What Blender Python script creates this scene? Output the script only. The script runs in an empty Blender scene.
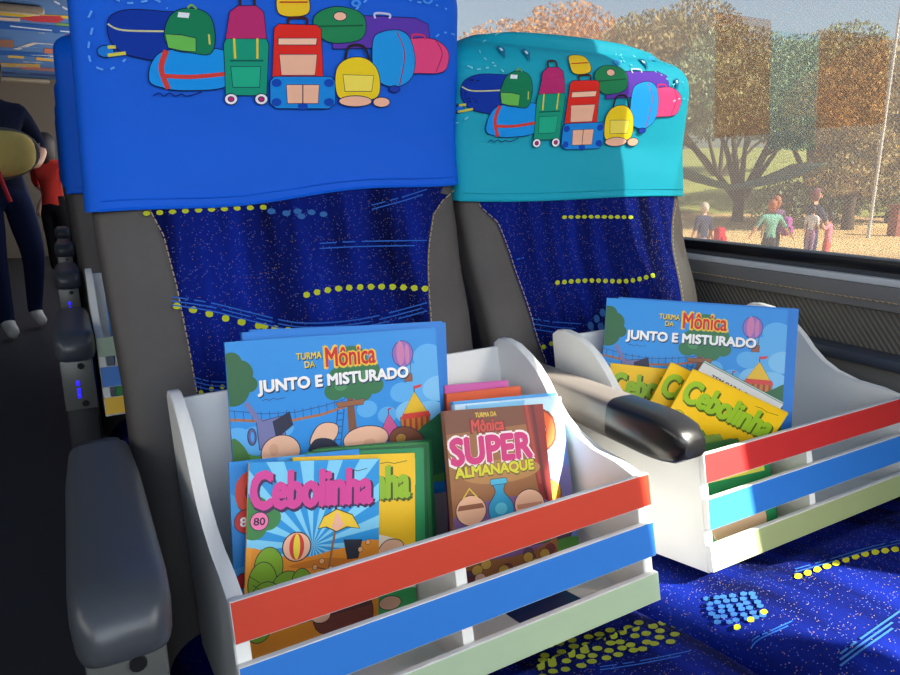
import bpy, bmesh, math, random
import numpy as np
from mathutils import Vector, Matrix, Euler, noise
from mathutils.geometry import tessellate_polygon
random.seed(7)
SC = bpy.context.scene
COL = SC.collection
PI = math.pi

# ------------------------------------------------------------------ camera, sky, sun, lights, exposure
FPX = 676.0
PITCH = math.radians(13.757); YAW = math.radians(29.265)
FW = Vector((math.sin(YAW)*math.cos(PITCH), math.cos(YAW)*math.cos(PITCH), -math.sin(PITCH)))
RT = Vector((math.cos(YAW), -math.sin(YAW), 0)); UP = RT.cross(FW)
cam_d = bpy.data.cameras.new('camera'); cam = bpy.data.objects.new('camera', cam_d); COL.objects.link(cam)
cam.matrix_world = Matrix((RT, UP, -FW)).transposed().to_4x4()
cam_d.sensor_width = 36.0; cam_d.lens = FPX/900*36.0; cam_d.clip_start = 0.01; cam_d.clip_end = 600
SC.camera = cam
SC.view_settings.view_transform = 'Standard'; SC.view_settings.look = 'None'
SC.view_settings.gamma = 1.0; SC.view_settings.use_curve_mapping = False
SC.view_settings.exposure = 0.0

world = bpy.data.worlds.new('sky'); SC.world = world; world.use_nodes = True
wn = world.node_tree; wn.nodes.clear()
wo = wn.nodes.new('ShaderNodeOutputWorld'); wb = wn.nodes.new('ShaderNodeBackground')
sk = wn.nodes.new('ShaderNodeTexSky'); sk.sky_type = 'NISHITA'; sk.sun_disc = False
sk.sun_elevation = math.radians(40); sk.sun_rotation = math.radians(150); sk.dust_density = 2.5
wb.inputs['Strength'].default_value = 0.8
wn.links.new(sk.outputs[0], wb.inputs[0]); wn.links.new(wb.outputs[0], wo.inputs[0])

sun_d = bpy.data.lights.new('sun', 'SUN'); sun_d.energy = 30.0; sun_d.angle = math.radians(0.6); sun_d.color = (1.0, 0.93, 0.80)
sun = bpy.data.objects.new('sun', sun_d); COL.objects.link(sun)
SUN_DIR = Vector((-0.6, 1.0, -0.97))
sun.rotation_euler = SUN_DIR.to_track_quat('-Z', 'Y').to_euler()

def area(name, loc, direction, sx, sy, power, color):
    d = bpy.data.lights.new(name, 'AREA'); d.shape = 'RECTANGLE'; d.size = sx; d.size_y = sy; d.energy = power; d.color = color
    o = bpy.data.objects.new(name, d); COL.objects.link(o); o.location = loc
    o.rotation_euler = Vector(direction).to_track_quat('-Z', 'Y').to_euler()
    return o
# added fill lamps inside the shell, standing in for daylight from unseen windows
area('front_fill', (-0.2, -1.55, 0.35), (0.15, 1, -0.25), 2.0, 1.2, 33, (0.86, 0.93, 1.0))
area('side_fill', (1.12, -0.95, 0.3), (-1, 0.45, -0.35), 0.8, 0.8, 12, (1.0, 0.97, 0.92))
area('rear_fill', (1.12, 7.0, 0.3), (-1, 0, 0.35), 4.0, 0.8, 45, (0.95, 0.97, 1.0))  # added lamp to brighten the rear ceiling and aisle

area('left_fill', (-1.62, 0.3, 0.45), (1, 0.1, -0.35), 2.2, 0.7, 15, (1.0, 0.96, 0.88))  # added warm fill for the faces turned to the aisle

# ------------------------------------------------------------------ materials
def lin(c):
    r = []
    for v in c[:3]:
        v = v/255.0
        r.append(v/12.92 if v <= 0.04045 else ((v+0.055)/1.055)**2.4)
    return (r[0], r[1], r[2], 1.0)
_M = {}
def mat(name, c, rough=0.5, metal=0.0, spec=0.5, noise_amt=0.0, nscale=40, bump=0.0, bscale=200, sheen=0.0, coat=0.0, emit=None):
    if name in _M: return _M[name]
    m = bpy.data.materials.new(name); m.use_nodes = True; nt = m.node_tree
    p = nt.nodes['Principled BSDF']; p.inputs['Base Color'].default_value = lin(c)
    p.inputs['Roughness'].default_value = rough; p.inputs['Metallic'].default_value = metal
    p.inputs['Specular IOR Level'].default_value = spec
    if coat: p.inputs['Coat Weight'].default_value = coat; p.inputs['Coat Roughness'].default_value = 0.08
    if sheen: p.inputs['Sheen Weight'].default_value = sheen
    if emit: p.inputs['Emission Color'].default_value = lin(emit[0]); p.inputs['Emission Strength'].default_value = emit[1]
    tc = nt.nodes.new('ShaderNodeTexCoord')
    if noise_amt:
        n = nt.nodes.new('ShaderNodeTexNoise'); n.inputs['Scale'].default_value = nscale; n.inputs['Detail'].default_value = 5
        nt.links.new(tc.outputs['Object'], n.inputs['Vector'])
        mx = nt.nodes.new('ShaderNodeMix'); mx.data_type = 'RGBA'
        lc = lin(c); d = 1-noise_amt
        mx.inputs[6].default_value = (lc[0]*d, lc[1]*d, lc[2]*d, 1)
        mx.inputs[7].default_value = tuple(min(1, x*(1+noise_amt)) for x in lc[:3])+(1,)
        nt.links.new(n.outputs[0], mx.inputs[0]); nt.links.new(mx.outputs[2], p.inputs['Base Color'])
    if bump:
        n2 = nt.nodes.new('ShaderNodeTexNoise'); n2.inputs['Scale'].default_value = bscale; n2.inputs['Detail'].default_value = 3
        nt.links.new(tc.outputs['Object'], n2.inputs['Vector'])
        b = nt.nodes.new('ShaderNodeBump'); b.inputs['Strength'].default_value = bump; b.inputs['Distance'].default_value = 0.002
        nt.links.new(n2.outputs[0], b.inputs['Height']); nt.links.new(b.outputs[0], p.inputs['Normal'])
    _M[name] = m
    return m
def pm(c, kind='gloss'):
    """printed ink of one colour"""
    k = 'ink_%s_%d_%d_%d' % (kind, *c)
    r = {'gloss': 0.42, 'cloth': 0.75, 'matte': 0.6}[kind]
    return mat(k, c, rough=r, spec=0.35 if kind != 'cloth' else 0.15)

def fabric_mat():
    m = bpy.data.materials.new('navy_speckled_velour'); m.use_nodes = True; nt = m.node_tree; L = nt.links
    p = nt.nodes['Principled BSDF']; p.inputs['Roughness'].default_value = 0.9; p.inputs['Specular IOR Level'].default_value = 0.05
    tc = nt.nodes.new('ShaderNodeTexCoord')
    # broad streaks
    mp = nt.nodes.new('ShaderNodeMapping'); mp.inputs['Scale'].default_value = (22, 3, 2.2)
    L.new(tc.outputs['Object'], mp.inputs[0])
    n = nt.nodes.new('ShaderNodeTexNoise'); n.inputs['Scale'].default_value = 1.0; n.inputs['Detail'].default_value = 3; L.new(mp.outputs[0], n.inputs['Vector'])
    r = nt.nodes.new('ShaderNodeValToRGB'); r.color_ramp.elements[0].position = 0.30; r.color_ramp.elements[0].color = lin((6, 9, 48))
    r.color_ramp.elements[1].position = 0.74; r.color_ramp.elements[1].color = lin((16, 36, 136)); L.new(n.outputs[0], r.inputs[0])
    # speckle threads of light and coloured yarn
    v = nt.nodes.new('ShaderNodeTexVoronoi'); v.inputs['Scale'].default_value = 420; L.new(tc.outputs['Object'], v.inputs['Vector'])
    lt = nt.nodes.new('ShaderNodeMath'); lt.operation = 'LESS_THAN'; lt.inputs[1].default_value = 0.26; L.new(v.outputs['Distance'], lt.inputs[0])
    sep = nt.nodes.new('ShaderNodeSeparateColor'); L.new(v.outputs['Color'], sep.inputs[0])
    g = nt.nodes.new('ShaderNodeMath'); g.operation = 'GREATER_THAN'; g.inputs[1].default_value = 0.72; L.new(sep.outputs[0], g.inputs[0])
    mu = nt.nodes.new('ShaderNodeMath'); mu.operation = 'MULTIPLY'; L.new(lt.outputs[0], mu.inputs[0]); L.new(g.outputs[0], mu.inputs[1])
    cr = nt.nodes.new('ShaderNodeValToRGB'); cr.color_ramp.interpolation = 'CONSTANT'
    cr.color_ramp.elements[0].color = lin((90, 110, 190)); cr.color_ramp.elements[1].position = 0.6; cr.color_ramp.elements[1].color = lin((150, 120, 90))
    L.new(sep.outputs[1], cr.inputs[0])
    mx = nt.nodes.new('ShaderNodeMix'); mx.data_type = 'RGBA'
    L.new(mu.outputs[0], mx.inputs[0]); L.new(r.outputs[0], mx.inputs[6]); L.new(cr.outputs[0], mx.inputs[7]); L.new(mx.outputs[2], p.inputs['Base Color'])
    n2 = nt.nodes.new('ShaderNodeTexNoise'); n2.inputs['Scale'].default_value = 600; L.new(tc.outputs['Object'], n2.inputs['Vector'])
    b = nt.nodes.new('ShaderNodeBump'); b.inputs['Strength'].default_value = 0.35; b.inputs['Distance'].default_value = 0.001
    L.new(n2.outputs[0], b.inputs['Height']); L.new(b.outputs[0], p.inputs['Normal'])
    return m
FABRIC = fabric_mat()
LEATHER = mat('charcoal_leatherette', (78, 74, 72), rough=0.5, spec=0.35, noise_amt=0.08, nscale=60, bump=0.25, bscale=700)
LEATHER2 = mat('grey_leatherette', (112, 110, 108), rough=0.45, spec=0.4, bump=0.2, bscale=600)
THREAD = mat('beige_thread', (170, 150, 120), rough=0.8)
BLUECOVER = mat('blue_stretch_cloth', (0, 92, 216), rough=0.6, spec=0.2, bump=0.12, bscale=900)
TEALCOVER = mat('turquoise_stretch_cloth', (14, 160, 186), rough=0.6, spec=0.2, bump=0.12, bscale=900)
BLACKP = mat('black_plastic', (22, 22, 24), rough=0.28, spec=0.5)
GREYP = mat('slate_grey_plastic', (64, 68, 74), rough=0.36, spec=0.5, bump=0.05, bscale=300)
DARKP = mat('dark_grey_plastic', (40, 42, 44), rough=0.4)
METAL = mat('brushed_metal', (150, 150, 150), rough=0.35, metal=0.8)
WHITEP = mat('white_painted_board', (232, 232, 228), rough=0.5, noise_amt=0.03, nscale=30, bump=0.12, bscale=120)
PAGES = mat('paper_pages', (232, 226, 212), rough=0.8, noise_amt=0.06, nscale=300)
RAILS = {'red': mat('red_painted_board', (200, 62, 38), rough=0.45, noise_amt=0.03), 'blue': mat('blue_painted_board', (44, 120, 206), rough=0.45, noise_amt=0.03),
         'green': mat('pale_green_painted_board', (168, 190, 158), rough=0.45, noise_amt=0.03), 'yellow': mat('yellow_painted_board', (240, 190, 40), rough=0.45, noise_amt=0.03),
         'crimson': mat('crimson_painted_board', (196, 40, 40), rough=0.45, noise_amt=0.03), 'olive': mat('sage_painted_board', (160, 172, 120), rough=0.45, noise_amt=0.03)}

# ------------------------------------------------------------------ object helpers
def link(o, parent=None):
    COL.objects.link(o)
    if parent is not None: o.parent = parent
    return o
def tag(o, label, cat, group=None):
    o['label'] = label; o['category'] = cat
    if group: o['group'] = group
    return o
def thing(name, label, cat, loc=(0, 0, 0), group=None, M=None):
    o = bpy.data.objects.new(name, None); o.empty_display_size = 0.05; link(o)
    if M is not None: o.matrix_world = M
    else: o.location = loc
    return tag(o, label, cat, group)
def struct(o): o['kind'] = 'structure'; return o
def from_bm(name, bm, m, parent=None, smooth=True, sharp=40):
    me = bpy.data.meshes.new(name); bmesh.ops.recalc_face_normals(bm, faces=bm.faces); bm.to_mesh(me); bm.free()
    for x in (m if isinstance(m, (list, tuple)) else [m]): me.materials.append(x)
    if smooth:
        for p in me.polygons: p.use_smooth = True
        me.set_sharp_from_angle(angle=math.radians(sharp))
    return link(bpy.data.objects.new(name, me), parent)
def add_box(bm, x0, x1, y0, y1, z0, z1, bev=0.0, mi=0, M=None, seg=2):
    r = bmesh.ops.create_cube(bm, size=1.0); vs = r['verts']
    for v in vs:
        v.co = Vector(((x0+x1)/2+v.co.x*(x1-x0), (y0+y1)/2+v.co.y*(y1-y0), (z0+z1)/2+v.co.z*(z1-z0)))
    fs = set(f for v in vs for f in v.link_faces)
    if bev > 0:
        es = list(set(e for v in vs for e in v.link_edges))
        b = bmesh.ops.bevel(bm, geom=es, offset=bev, segments=seg, affect='EDGES', profile=0.5)
        vs = list(set(v for f in b['faces'] for v in f.verts) | set(v for v in vs if v.is_valid)); fs = set(f for v in vs for f in v.link_faces)
    for f in fs: f.material_index = mi
    if M is not None:
        for v in set(v for f in fs for v in f.verts): v.co = M @ v.co
def box(name, m, parent, *a, bev=0.0, M=None, seg=2):
    bm = bmesh.new(); add_box(bm, *a, bev=bev, M=M, seg=seg); return from_bm(name, bm, m, parent)
def add_tube(bm, pts, rad, n=8, cap=True, mi=0):
    rings = []; pts = [Vector(p) for p in pts]
    prev = None
    for i, p in enumerate(pts):
        t = (pts[min(i+1, len(pts)-1)]-pts[max(i-1, 0)]).normalized()
        a = t.orthogonal().normalized() if prev is None else (prev-t*prev.dot(t)).normalized()
        prev = a; b = t.cross(a); r = rad[i] if isinstance(rad, (list, tuple)) else rad
        rings.append([bm.verts.new(p+a*r*math.cos(2*PI*k/n)+b*r*math.sin(2*PI*k/n)) for k in range(n)])
    for i in range(len(rings)-1):
        for k in range(n):
            f = bm.faces.new((rings[i][k], rings[i][(k+1) % n], rings[i+1][(k+1) % n], rings[i+1][k])); f.material_index = mi
    if cap:
        bm.faces.new(rings[0][::-1]).material_index = mi; bm.faces.new(rings[-1]).material_index = mi
def tube(name, m, parent, pts, rad, n=8):
    bm = bmesh.new(); add_tube(bm, pts, rad, n); return from_bm(name, bm, m, parent, sharp=60)
def prism_x(bm, prof, x0, x1, mi=0):
    a = [bm.verts.new((x0, p[0], p[1])) for p in prof]; b = [bm.verts.new((x1, p[0], p[1])) for p in prof]
    bm.faces.new(a).material_index = mi; bm.faces.new(b[::-1]).material_index = mi
    n = len(prof)
    for i in range(n): bm.faces.new((a[i], b[i], b[(i+1) % n], a[(i+1) % n])).material_index = mi
def grid(bm, P, mi=0, closed=False):
    V = [[bm.verts.new(p) for p in row] for row in P]
    for i in range(len(V)-1):
        m = len(V[i])
        for j in range(m if closed else m-1):
            bm.faces.new((V[i][j], V[i][(j+1) % m], V[i+1][(j+1) % m], V[i+1][j])).material_index = mi
    return V
def dup(o, parent=None):
    c = o.copy(); COL.objects.link(c)
    if parent is not None: c.parent = parent
    for ch in list(o.children): dup(ch, c)
    return c
def smooth_pts(pts, n=6):
    out = []; m = len(pts)
    for i in range(m-1):
        p0, p1, p2, p3 = pts[max(i-1, 0)], pts[i], pts[i+1], pts[min(i+2, m-1)]
        for k in range(n):
            t = k/n
            out.append(tuple(0.5*((2*b)+(-a+c)*t+(2*a-5*b+4*c-d)*t*t+(-a+3*b-3*c+d)*t**3) for a, b, c, d in zip(p0, p1, p2, p3)))
    out.append(tuple(pts[-1])); return out

# point on a plane of the place seen at a photo coordinate (used for measuring prints on surfaces)
def ray(u, v): return RT*((u-450)/FPX)+UP*((337.5-v)/FPX)+FW
def at_y(u, v, Y): r = ray(u, v); return r*(Y/r.y)
def at_z(u, v, Z): r = ray(u, v); return r*(Z/r.z)

# ------------------------------------------------------------------ printed artwork (flat coloured shapes laid on a surface)
def clip(poly, x0, x1, y0, y1):
    def cut(P, ax, lim, sgn):
        out = []
        for i in range(len(P)):
            a, b = P[i], P[(i+1) % len(P)]; da, db = sgn*(a[ax]-lim), sgn*(b[ax]-lim)
            if da >= 0: out.append(a)
            if (da < 0) != (db < 0):
                t = da/(da-db); out.append((a[0]+(b[0]-a[0])*t, a[1]+(b[1]-a[1])*t))
        return out
    for ax, lim, s in ((0, x0, 1), (0, x1, -1), (1, y0, 1), (1, y1, -1)):
        if not poly: return poly
        poly = cut(poly, ax, lim, s)
    return poly
def txt_mesh(s, off):
    cu = bpy.data.curves.new('lettering', 'FONT'); cu.body = s; cu.offset = off; cu.resolution_u = 3; cu.size = 1
    o = bpy.data.objects.new('lettering', cu); COL.objects.link(o)
    me = bpy.data.meshes.new_from_object(o.evaluated_get(bpy.context.evaluated_depsgraph_get()))
    V = [(v.co.x, v.co.y) for v in me.vertices]; F = [tuple(p.vertices) for p in me.polygons]
    bpy.data.objects.remove(o); bpy.data.curves.remove(cu); bpy.data.meshes.remove(me)
    return V, F
class Art:
    def __init__(s, rect=None): s.it = []; s.bb = []; s.rect = rect
    def put(s, P, F, c):
        b = (min(p[0] for p in P), max(p[0] for p in P), min(p[1] for p in P), max(p[1] for p in P))
        ly = 1
        for q, l2 in s.bb:
            if l2 >= ly and q[0] < b[1] and q[1] > b[0] and q[2] < b[3] and q[3] > b[2]: ly = l2+1
        s.bb.append((b, ly)); s.it.append((P, F, c, ly))
    def poly(s, pts, c, o=0, oc=(20, 20, 30)):
        pts = [tuple(p) for p in pts]
        if o:
            cx = sum(p[0] for p in pts)/len(pts); cy = sum(p[1] for p in pts)/len(pts)
            # outline as offset along averaged edge normals
            A = sum(pts[i][0]*pts[(i+1) % len(pts)][1]-pts[(i+1) % len(pts)][0]*pts[i][1] for i in range(len(pts)))
            sg = 1 if A > 0 else -1; q = []
            for i in range(len(pts)):
                a, b, d = pts[i-1], pts[i], pts[(i+1) % len(pts)]
                n1 = Vector((b[1]-a[1], a[0]-b[0])); n2 = Vector((d[1]-b[1], b[0]-d[0]))
                n = (n1.normalized() if n1.length else n1)+(n2.normalized() if n2.length else n2)
                n = n.normalized()*o*sg if n.length > 1e-6 else Vector((0, 0))
                q.append((b[0]+n.x, b[1]+n.y))
            s.poly(q, oc)
        if s.rect: pts = clip(pts, *s.rect)
        if len(pts) < 3: return
        tr = tessellate_polygon([[Vector((p[0], p[1], 0)) for p in pts]])
        s.put(pts, tr, c)
    def blob(s, pts, c, o=0, oc=(20, 20, 30)):
        P = smooth_pts([pts[-1]]+list(pts)+[pts[0], pts[1]], 5)
        s.poly(P[5:-6], c, o, oc)
    def ell(s, cx, cy, rx, ry, c, o=0, rot=0, n=24, oc=(20, 20, 30)):
        ca, sa = math.cos(rot), math.sin(rot)
        s.poly([(cx+rx*math.cos(t)*ca-ry*math.sin(t)*sa, cy+rx*math.cos(t)*sa+ry*math.sin(t)*ca) for t in [2*PI*k/n for k in range(n)]], c, o, oc)
    def line(s, pts, w, c):
        L = []; R = []
        for i, p in enumerate(pts):
            a = pts[max(i-1, 0)]; b = pts[min(i+1, len(pts)-1)]; d = Vector((b[0]-a[0], b[1]-a[1]))
            d = d.normalized() if d.length else Vector((1, 0)); n = Vector((-d.y, d.x))*w/2
            L.append((p[0]+n.x, p[1]+n.y)); R.append((p[0]-n.x, p[1]-n.y))
        P = []; F = []
        for i in range(len(pts)-1):
            q = [L[i], L[i+1], R[i+1], R[i]]
            if s.rect: q = clip(q, *s.rect)
            if len(q) < 3: continue
            F.append(tuple(range(len(P), len(P)+len(q)))); P += q
        if P: s.put(P, F, c)
    def dash(s, pts, w, c, on=6, gap=5):
        P = smooth_pts(pts, 10); d = 0; seg = []
        for a, b in zip(P, P[1:]):
            if d % (on+gap) < on: seg.append(a)
            elif len(seg) > 1: s.line(seg, w, c); seg = []
            else: seg = []
            d += math.dist(a, b)
        if len(seg) > 1: s.line(seg, w, c)
    def rect_(s, x0, y0, x1, y1, c, o=0, r=0.0, oc=(20, 20, 30)):
        if r:
            P = []
            for cx, cy, a0 in ((x1-r, y1-r, 0), (x0+r, y1-r, 90), (x0+r, y0+r, 180), (x1-r, y0+r, 270)):
                P += [(cx+r*math.cos(math.radians(a0+k*22.5)), cy+r*math.sin(math.radians(a0+k*22.5))) for k in range(5)]
            s.poly(P, c, o, oc)
        else: s.poly([(x0, y0), (x1, y0), (x1, y1), (x0, y1)], c, o, oc)
    def text(s, t, x0, y0, x1, y1, c, off=0.02, flip=True, shear=0.0, slope=0.0, fit=True):
        """lettering stretched into the box; y grows downwards when flip"""
        V, F = txt_mesh(t, 0)
        ax = min(v[0] for v in V); bx = max(v[0] for v in V); ay = min(v[1] for v in V); by = max(v[1] for v in V)
        e = off*1.25*(y1-y0)
        for k in range(7 if e > 0 else 1):
            dx, dy = (e*math.cos(k*PI/3+.5), e*math.sin(k*PI/3+.5)) if k < 6 and e > 0 else (0, 0)
            P = []
            for vx, vy in V:
                a = (vx-ax)/(bx-ax); b = (vy-ay)/(by-ay)
                x = x0+(x1-x0)*a+shear*b*(y1-y0); y = (y1+(y0-y1)*b) if flip else (y0+(y1-y0)*b)
                P.append((x+dx, y+slope*a+dy))
            s.put(P, F, c)
    def build(s, name, fn, parent, kind='gloss', sub=None, eps=0.00004):
        bm = bmesh.new(); mats = []; idx = {}
        for pts, tr, c, ly in s.it:
            if c not in idx: idx[c] = len(mats); mats.append(pm(c, kind))
            lb = bmesh.new(); V = [lb.verts.new((p[0], p[1], 0)) for p in pts]
            for f in tr:
                if len(set(f)) < 3: continue
                try: lb.faces.new([V[i] for i in f])
                except ValueError: pass
            if sub:
                for _ in range(5):
                    E = [e for e in lb.edges if e.calc_length() > sub]
                    if not E: break
                    bmesh.ops.subdivide_edges(lb, edges=E, cuts=1, use_grid_fill=False)
                    bmesh.ops.triangulate(lb, faces=[f for f in lb.faces if len(f.verts) > 3])
            m = {}
            for v in lb.verts: m[v] = bm.verts.new(fn(v.co.x, v.co.y, ly*eps))
            for f in lb.faces:
                try: bm.faces.new([m[v] for v in f.verts]).material_index = idx[c]
                except ValueError: pass
            lb.free()
        me = bpy.data.meshes.new(name); bm.to_mesh(me); bm.free()
        for x in mats: me.materials.append(x)
        return link(bpy.data.objects.new(name, me), parent)

# ================================================================== THE BUS SHELL
FLOOR = -1.0; CEIL = 1.05; WX = 1.2; REAR = 9.6
m_floor = mat('dark_vinyl_floor', (46, 46, 50), rough=0.45, noise_amt=0.2, nscale=120)
o = box('floor', m_floor, None, -1.7, WX+0.05, -1.7, REAR+.05, FLOOR-0.04, FLOOR); struct(o)
m_ceil = mat('blue_printed_ceiling', (84, 128, 186), rough=0.5, noise_amt=0.15, nscale=2)
ceil = box('ceiling', m_ceil, None, -1.7, WX+0.05, -1.7, REAR+.05, CEIL, CEIL+0.04); struct(ceil)
m_wall = mat('grey_wall_lining', (70, 72, 76), rough=0.6, bump=0.1)
m_pillar = mat('grey_pillar_lining', (96, 96, 98), rough=0.6)
bm = bmesh.new()
SILL = -0.165; HEAD = 0.92
add_box(bm, WX+0.0, WX+0.06, -1.7, REAR, FLOOR, SILL-0.0)            # below the windows
add_box(bm, WX, WX+0.06, -1.7, REAR, HEAD, CEIL)                     # above
for a, b in ((-1.7, -0.72), (-0.32, 0.44), (2.6, 3.0), (5.4, 5.7), (8.2, REAR)): add_box(bm, WX, WX+0.06, a, b, SILL, HEAD)  # unseen pier and gap at the front are shaped to place the sun patch
o = from_bm('wall_right', bm, m_wall); struct(o)
o = box('wall_left', m_wall, None, -1.76, -1.7, -1.7, REAR, FLOOR, CEIL); struct(o)
bm = bmesh.new(); add_box(bm, -1.7, WX, REAR, REAR+.06, FLOOR, CEIL)
o = from_bm('wall_rear', bm, mat('beige_rear_lining', (120, 108, 92), rough=0.7)); struct(o)
o = box('wall_front', m_wall, None, -1.7, WX, -1.76, -1.7, FLOOR, CEIL); struct(o)

# windows: dotted privacy film on the big pane, with reflections painted as brown and green tinted patches
def glass_mat(name, tint, trans, haze, dots=True):
    m = bpy.data.materials.new(name); m.use_nodes = True; nt = m.node_tree; nt.nodes.clear(); L = nt.links
    out = nt.nodes.new('ShaderNodeOutputMaterial'); tr = nt.nodes.new('ShaderNodeBsdfTransparent'); tr.inputs[0].default_value = (*tint, 1)
    df = nt.nodes.new('ShaderNodeBsdfDiffuse'); df.inputs[0].default_value = (*haze, 1)
    tl = nt.nodes.new('ShaderNodeBsdfTranslucent'); tl.inputs[0].default_value = (*haze, 1)
    ad = nt.nodes.new('ShaderNodeMixShader'); ad.inputs[0].default_value = 0.5; L.new(df.outputs[0], ad.inputs[1]); L.new(tl.outputs[0], ad.inputs[2])
    mx = nt.nodes.new('ShaderNodeMixShader'); L.new(tr.outputs[0], mx.inputs[1]); L.new(ad.outputs[0], mx.inputs[2])
    if dots:
        tc = nt.nodes.new('ShaderNodeTexCoord'); mp = nt.nodes.new('ShaderNodeMapping'); mp.inputs['Rotation'].default_value = (math.radians(45), 0, 0)
        L.new(tc.outputs['Object'], mp.inputs[0])
        v = nt.nodes.new('ShaderNodeTexVoronoi'); v.inputs['Randomness'].default_value = 0.0; v.inputs['Scale'].default_value = 190; L.new(mp.outputs[0], v.inputs['Vector'])
        r = nt.nodes.new('ShaderNodeMapRange'); r.inputs[1].default_value = 0.2; r.inputs[2].default_value = 0.7; r.inputs[3].default_value = min(1, 1-trans+0.20); r.inputs[4].default_value = max(0, 1-trans-0.20)
        L.new(v.outputs['Distance'], r.inputs[0]); L.new(r.outputs[0], mx.inputs[0])
    else: mx.inputs[0].default_value = 1-trans
    L.new(mx.outputs[0], out.inputs[0]); return m
FILM = glass_mat('dotted_window_film', (0.47, 0.485, 0.475), 0.80, (0.26, 0.25, 0.26))
CLEAR = glass_mat('added_window_clear_glass', (0.96, 0.97, 0.97), 0.97, (0.5, 0.5, 0.5), dots=False)
BROWNREFL = glass_mat('brown_painted_reflection', (0.96, 0.86, 0.79), 0.96, (0.40, 0.22, 0.15), dots=False)
TEALREFL = glass_mat('green_painted_reflection', (0.90, 0.97, 0.97), 0.96, (0.25, 0.33, 0.33), dots=False)
m_frame = mat('black_window_rubber', (14, 14, 16), rough=0.35)
def window(n, y0, y1, gm):
    w = bpy.data.objects.new('window_%d' % n, None); link(w); struct(w); w.location = (WX+.03, (y0+y1)/2, SILL)
    yc = (y1-y0)/2
    bm = bmesh.new()
    for a in ((-.035, .012, -yc, yc, 0, .020), (-.035, .012, -yc, yc, HEAD-SILL-.03, HEAD-SILL), (-.035, .012, -yc, -yc+.012, .0, HEAD-SILL), (-.01, .012, yc-.008, yc, .0, HEAD-SILL)): add_box(bm, *a, bev=.003)
    from_bm('window_frame', bm, m_frame, w)
    box('glass_pane', gm, w, .0, .004, -yc+.004, yc-.004, .016, HEAD-SILL-.02)
    return w
win = window(1, 0.44, 2.6, FILM)
window(2, -0.72, -0.32, CLEAR); window(3, 3.0, 5.4, FILM); window(4, 5.7, 8.2, FILM)  # window 2 is an added, unseen opening that lets the sun patch in
def on_wall(u, v, X): r = ray(u, v); return r*(X/r.x)
for nm, gm, pts in (('reflection_patch', BROWNREFL, [(716, 12), (771, 20), (769, 134), (714, 138)]), ('reflection_patch', BROWNREFL, [(820, 29), (889, 37), (884, 124), (816, 128)]), ('reflection_patch', TEALREFL, [(771, 30), (818, 36), (814, 150), (768, 150)])):  # tinted sheets standing in for reflections on the pane
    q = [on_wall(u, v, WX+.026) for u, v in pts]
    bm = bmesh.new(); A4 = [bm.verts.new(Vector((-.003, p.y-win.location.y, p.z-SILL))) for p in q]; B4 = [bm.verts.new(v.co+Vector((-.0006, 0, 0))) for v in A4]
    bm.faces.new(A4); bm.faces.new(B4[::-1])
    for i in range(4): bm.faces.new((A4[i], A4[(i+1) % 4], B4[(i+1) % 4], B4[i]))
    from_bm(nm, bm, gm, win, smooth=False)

# side lining under the window: metal strip, stitched leatherette, ribbed panel, armrest moulding
m_strip = mat('silver_trim_strip', (196, 198, 200), rough=0.4)
o = box('trim_1', m_strip, None, WX-.016, WX+.0, .3, 2.6, -.186, -.174, bev=.002); struct(o)
o = box('trim_2', LEATHER2, None, WX-.02, WX+.0, .3, 2.6, -.228, -.186, bev=.004); struct(o)
bm = bmesh.new()
y = .3
while y < 2.5:
    add_tube(bm, [(WX-.0215, y, -.212), (WX-.0235, y+.004, -.2115), (WX-.0215, y+.0085, -.211)], .0013, 5); y += .0105
struct(from_bm('trim_3', bm, THREAD))
def ribbed():
    m = mat('ribbed_grey_lining', (98, 94, 86), rough=0.55); nt = m.node_tree; p = nt.nodes['Principled BSDF']
    tc = nt.nodes.new('ShaderNodeTexCoord'); mp = nt.nodes.new('ShaderNodeMapping'); mp.inputs['Rotation'].default_value = (math.radians(40), 0, 0)
    w = nt.nodes.new('ShaderNodeTexWave'); w.bands_direction = 'Y'; w.inputs['Scale'].default_value = 38
    b = nt.nodes.new('ShaderNodeBump'); b.inputs['Strength'].default_value = 0.45; b.inputs['Distance'].default_value = 0.002
    nt.links.new(tc.outputs['Object'], mp.inputs[0]); nt.links.new(mp.outputs[0], w.inputs[0]); nt.links.new(w.outputs['Fac'], b.inputs['Height']); nt.links.new(b.outputs[0], p.inputs['Normal'])
    return m
o = box('trim_4', ribbed(), None, WX-.008, WX+.0, .3, 2.6, -.33, -.228); struct(o)
ar = bpy.data.objects.new('trim_5', None); link(ar); struct(ar); ar.location = (WX, .7, -.34)
box('moulding_lip', mat('slate_blue_plastic', (62, 68, 80), rough=.4), ar, -.05, 0, -.4, .28, .02, .042, bev=.008)
box('moulding_face', LEATHER2, ar, -.03, 0, -.4, .26, -.025, .02, bev=.004)
box('moulding_shelf', mat('olive_grey_plastic', (120, 116, 92), rough=.5), ar, -.042, 0, -.4, .25, -.055, -.025, bev=.006)
box('moulding_base', BLACKP, ar, -.02, 0, -.4, .3, -.30, -.055, bev=.006)

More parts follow.
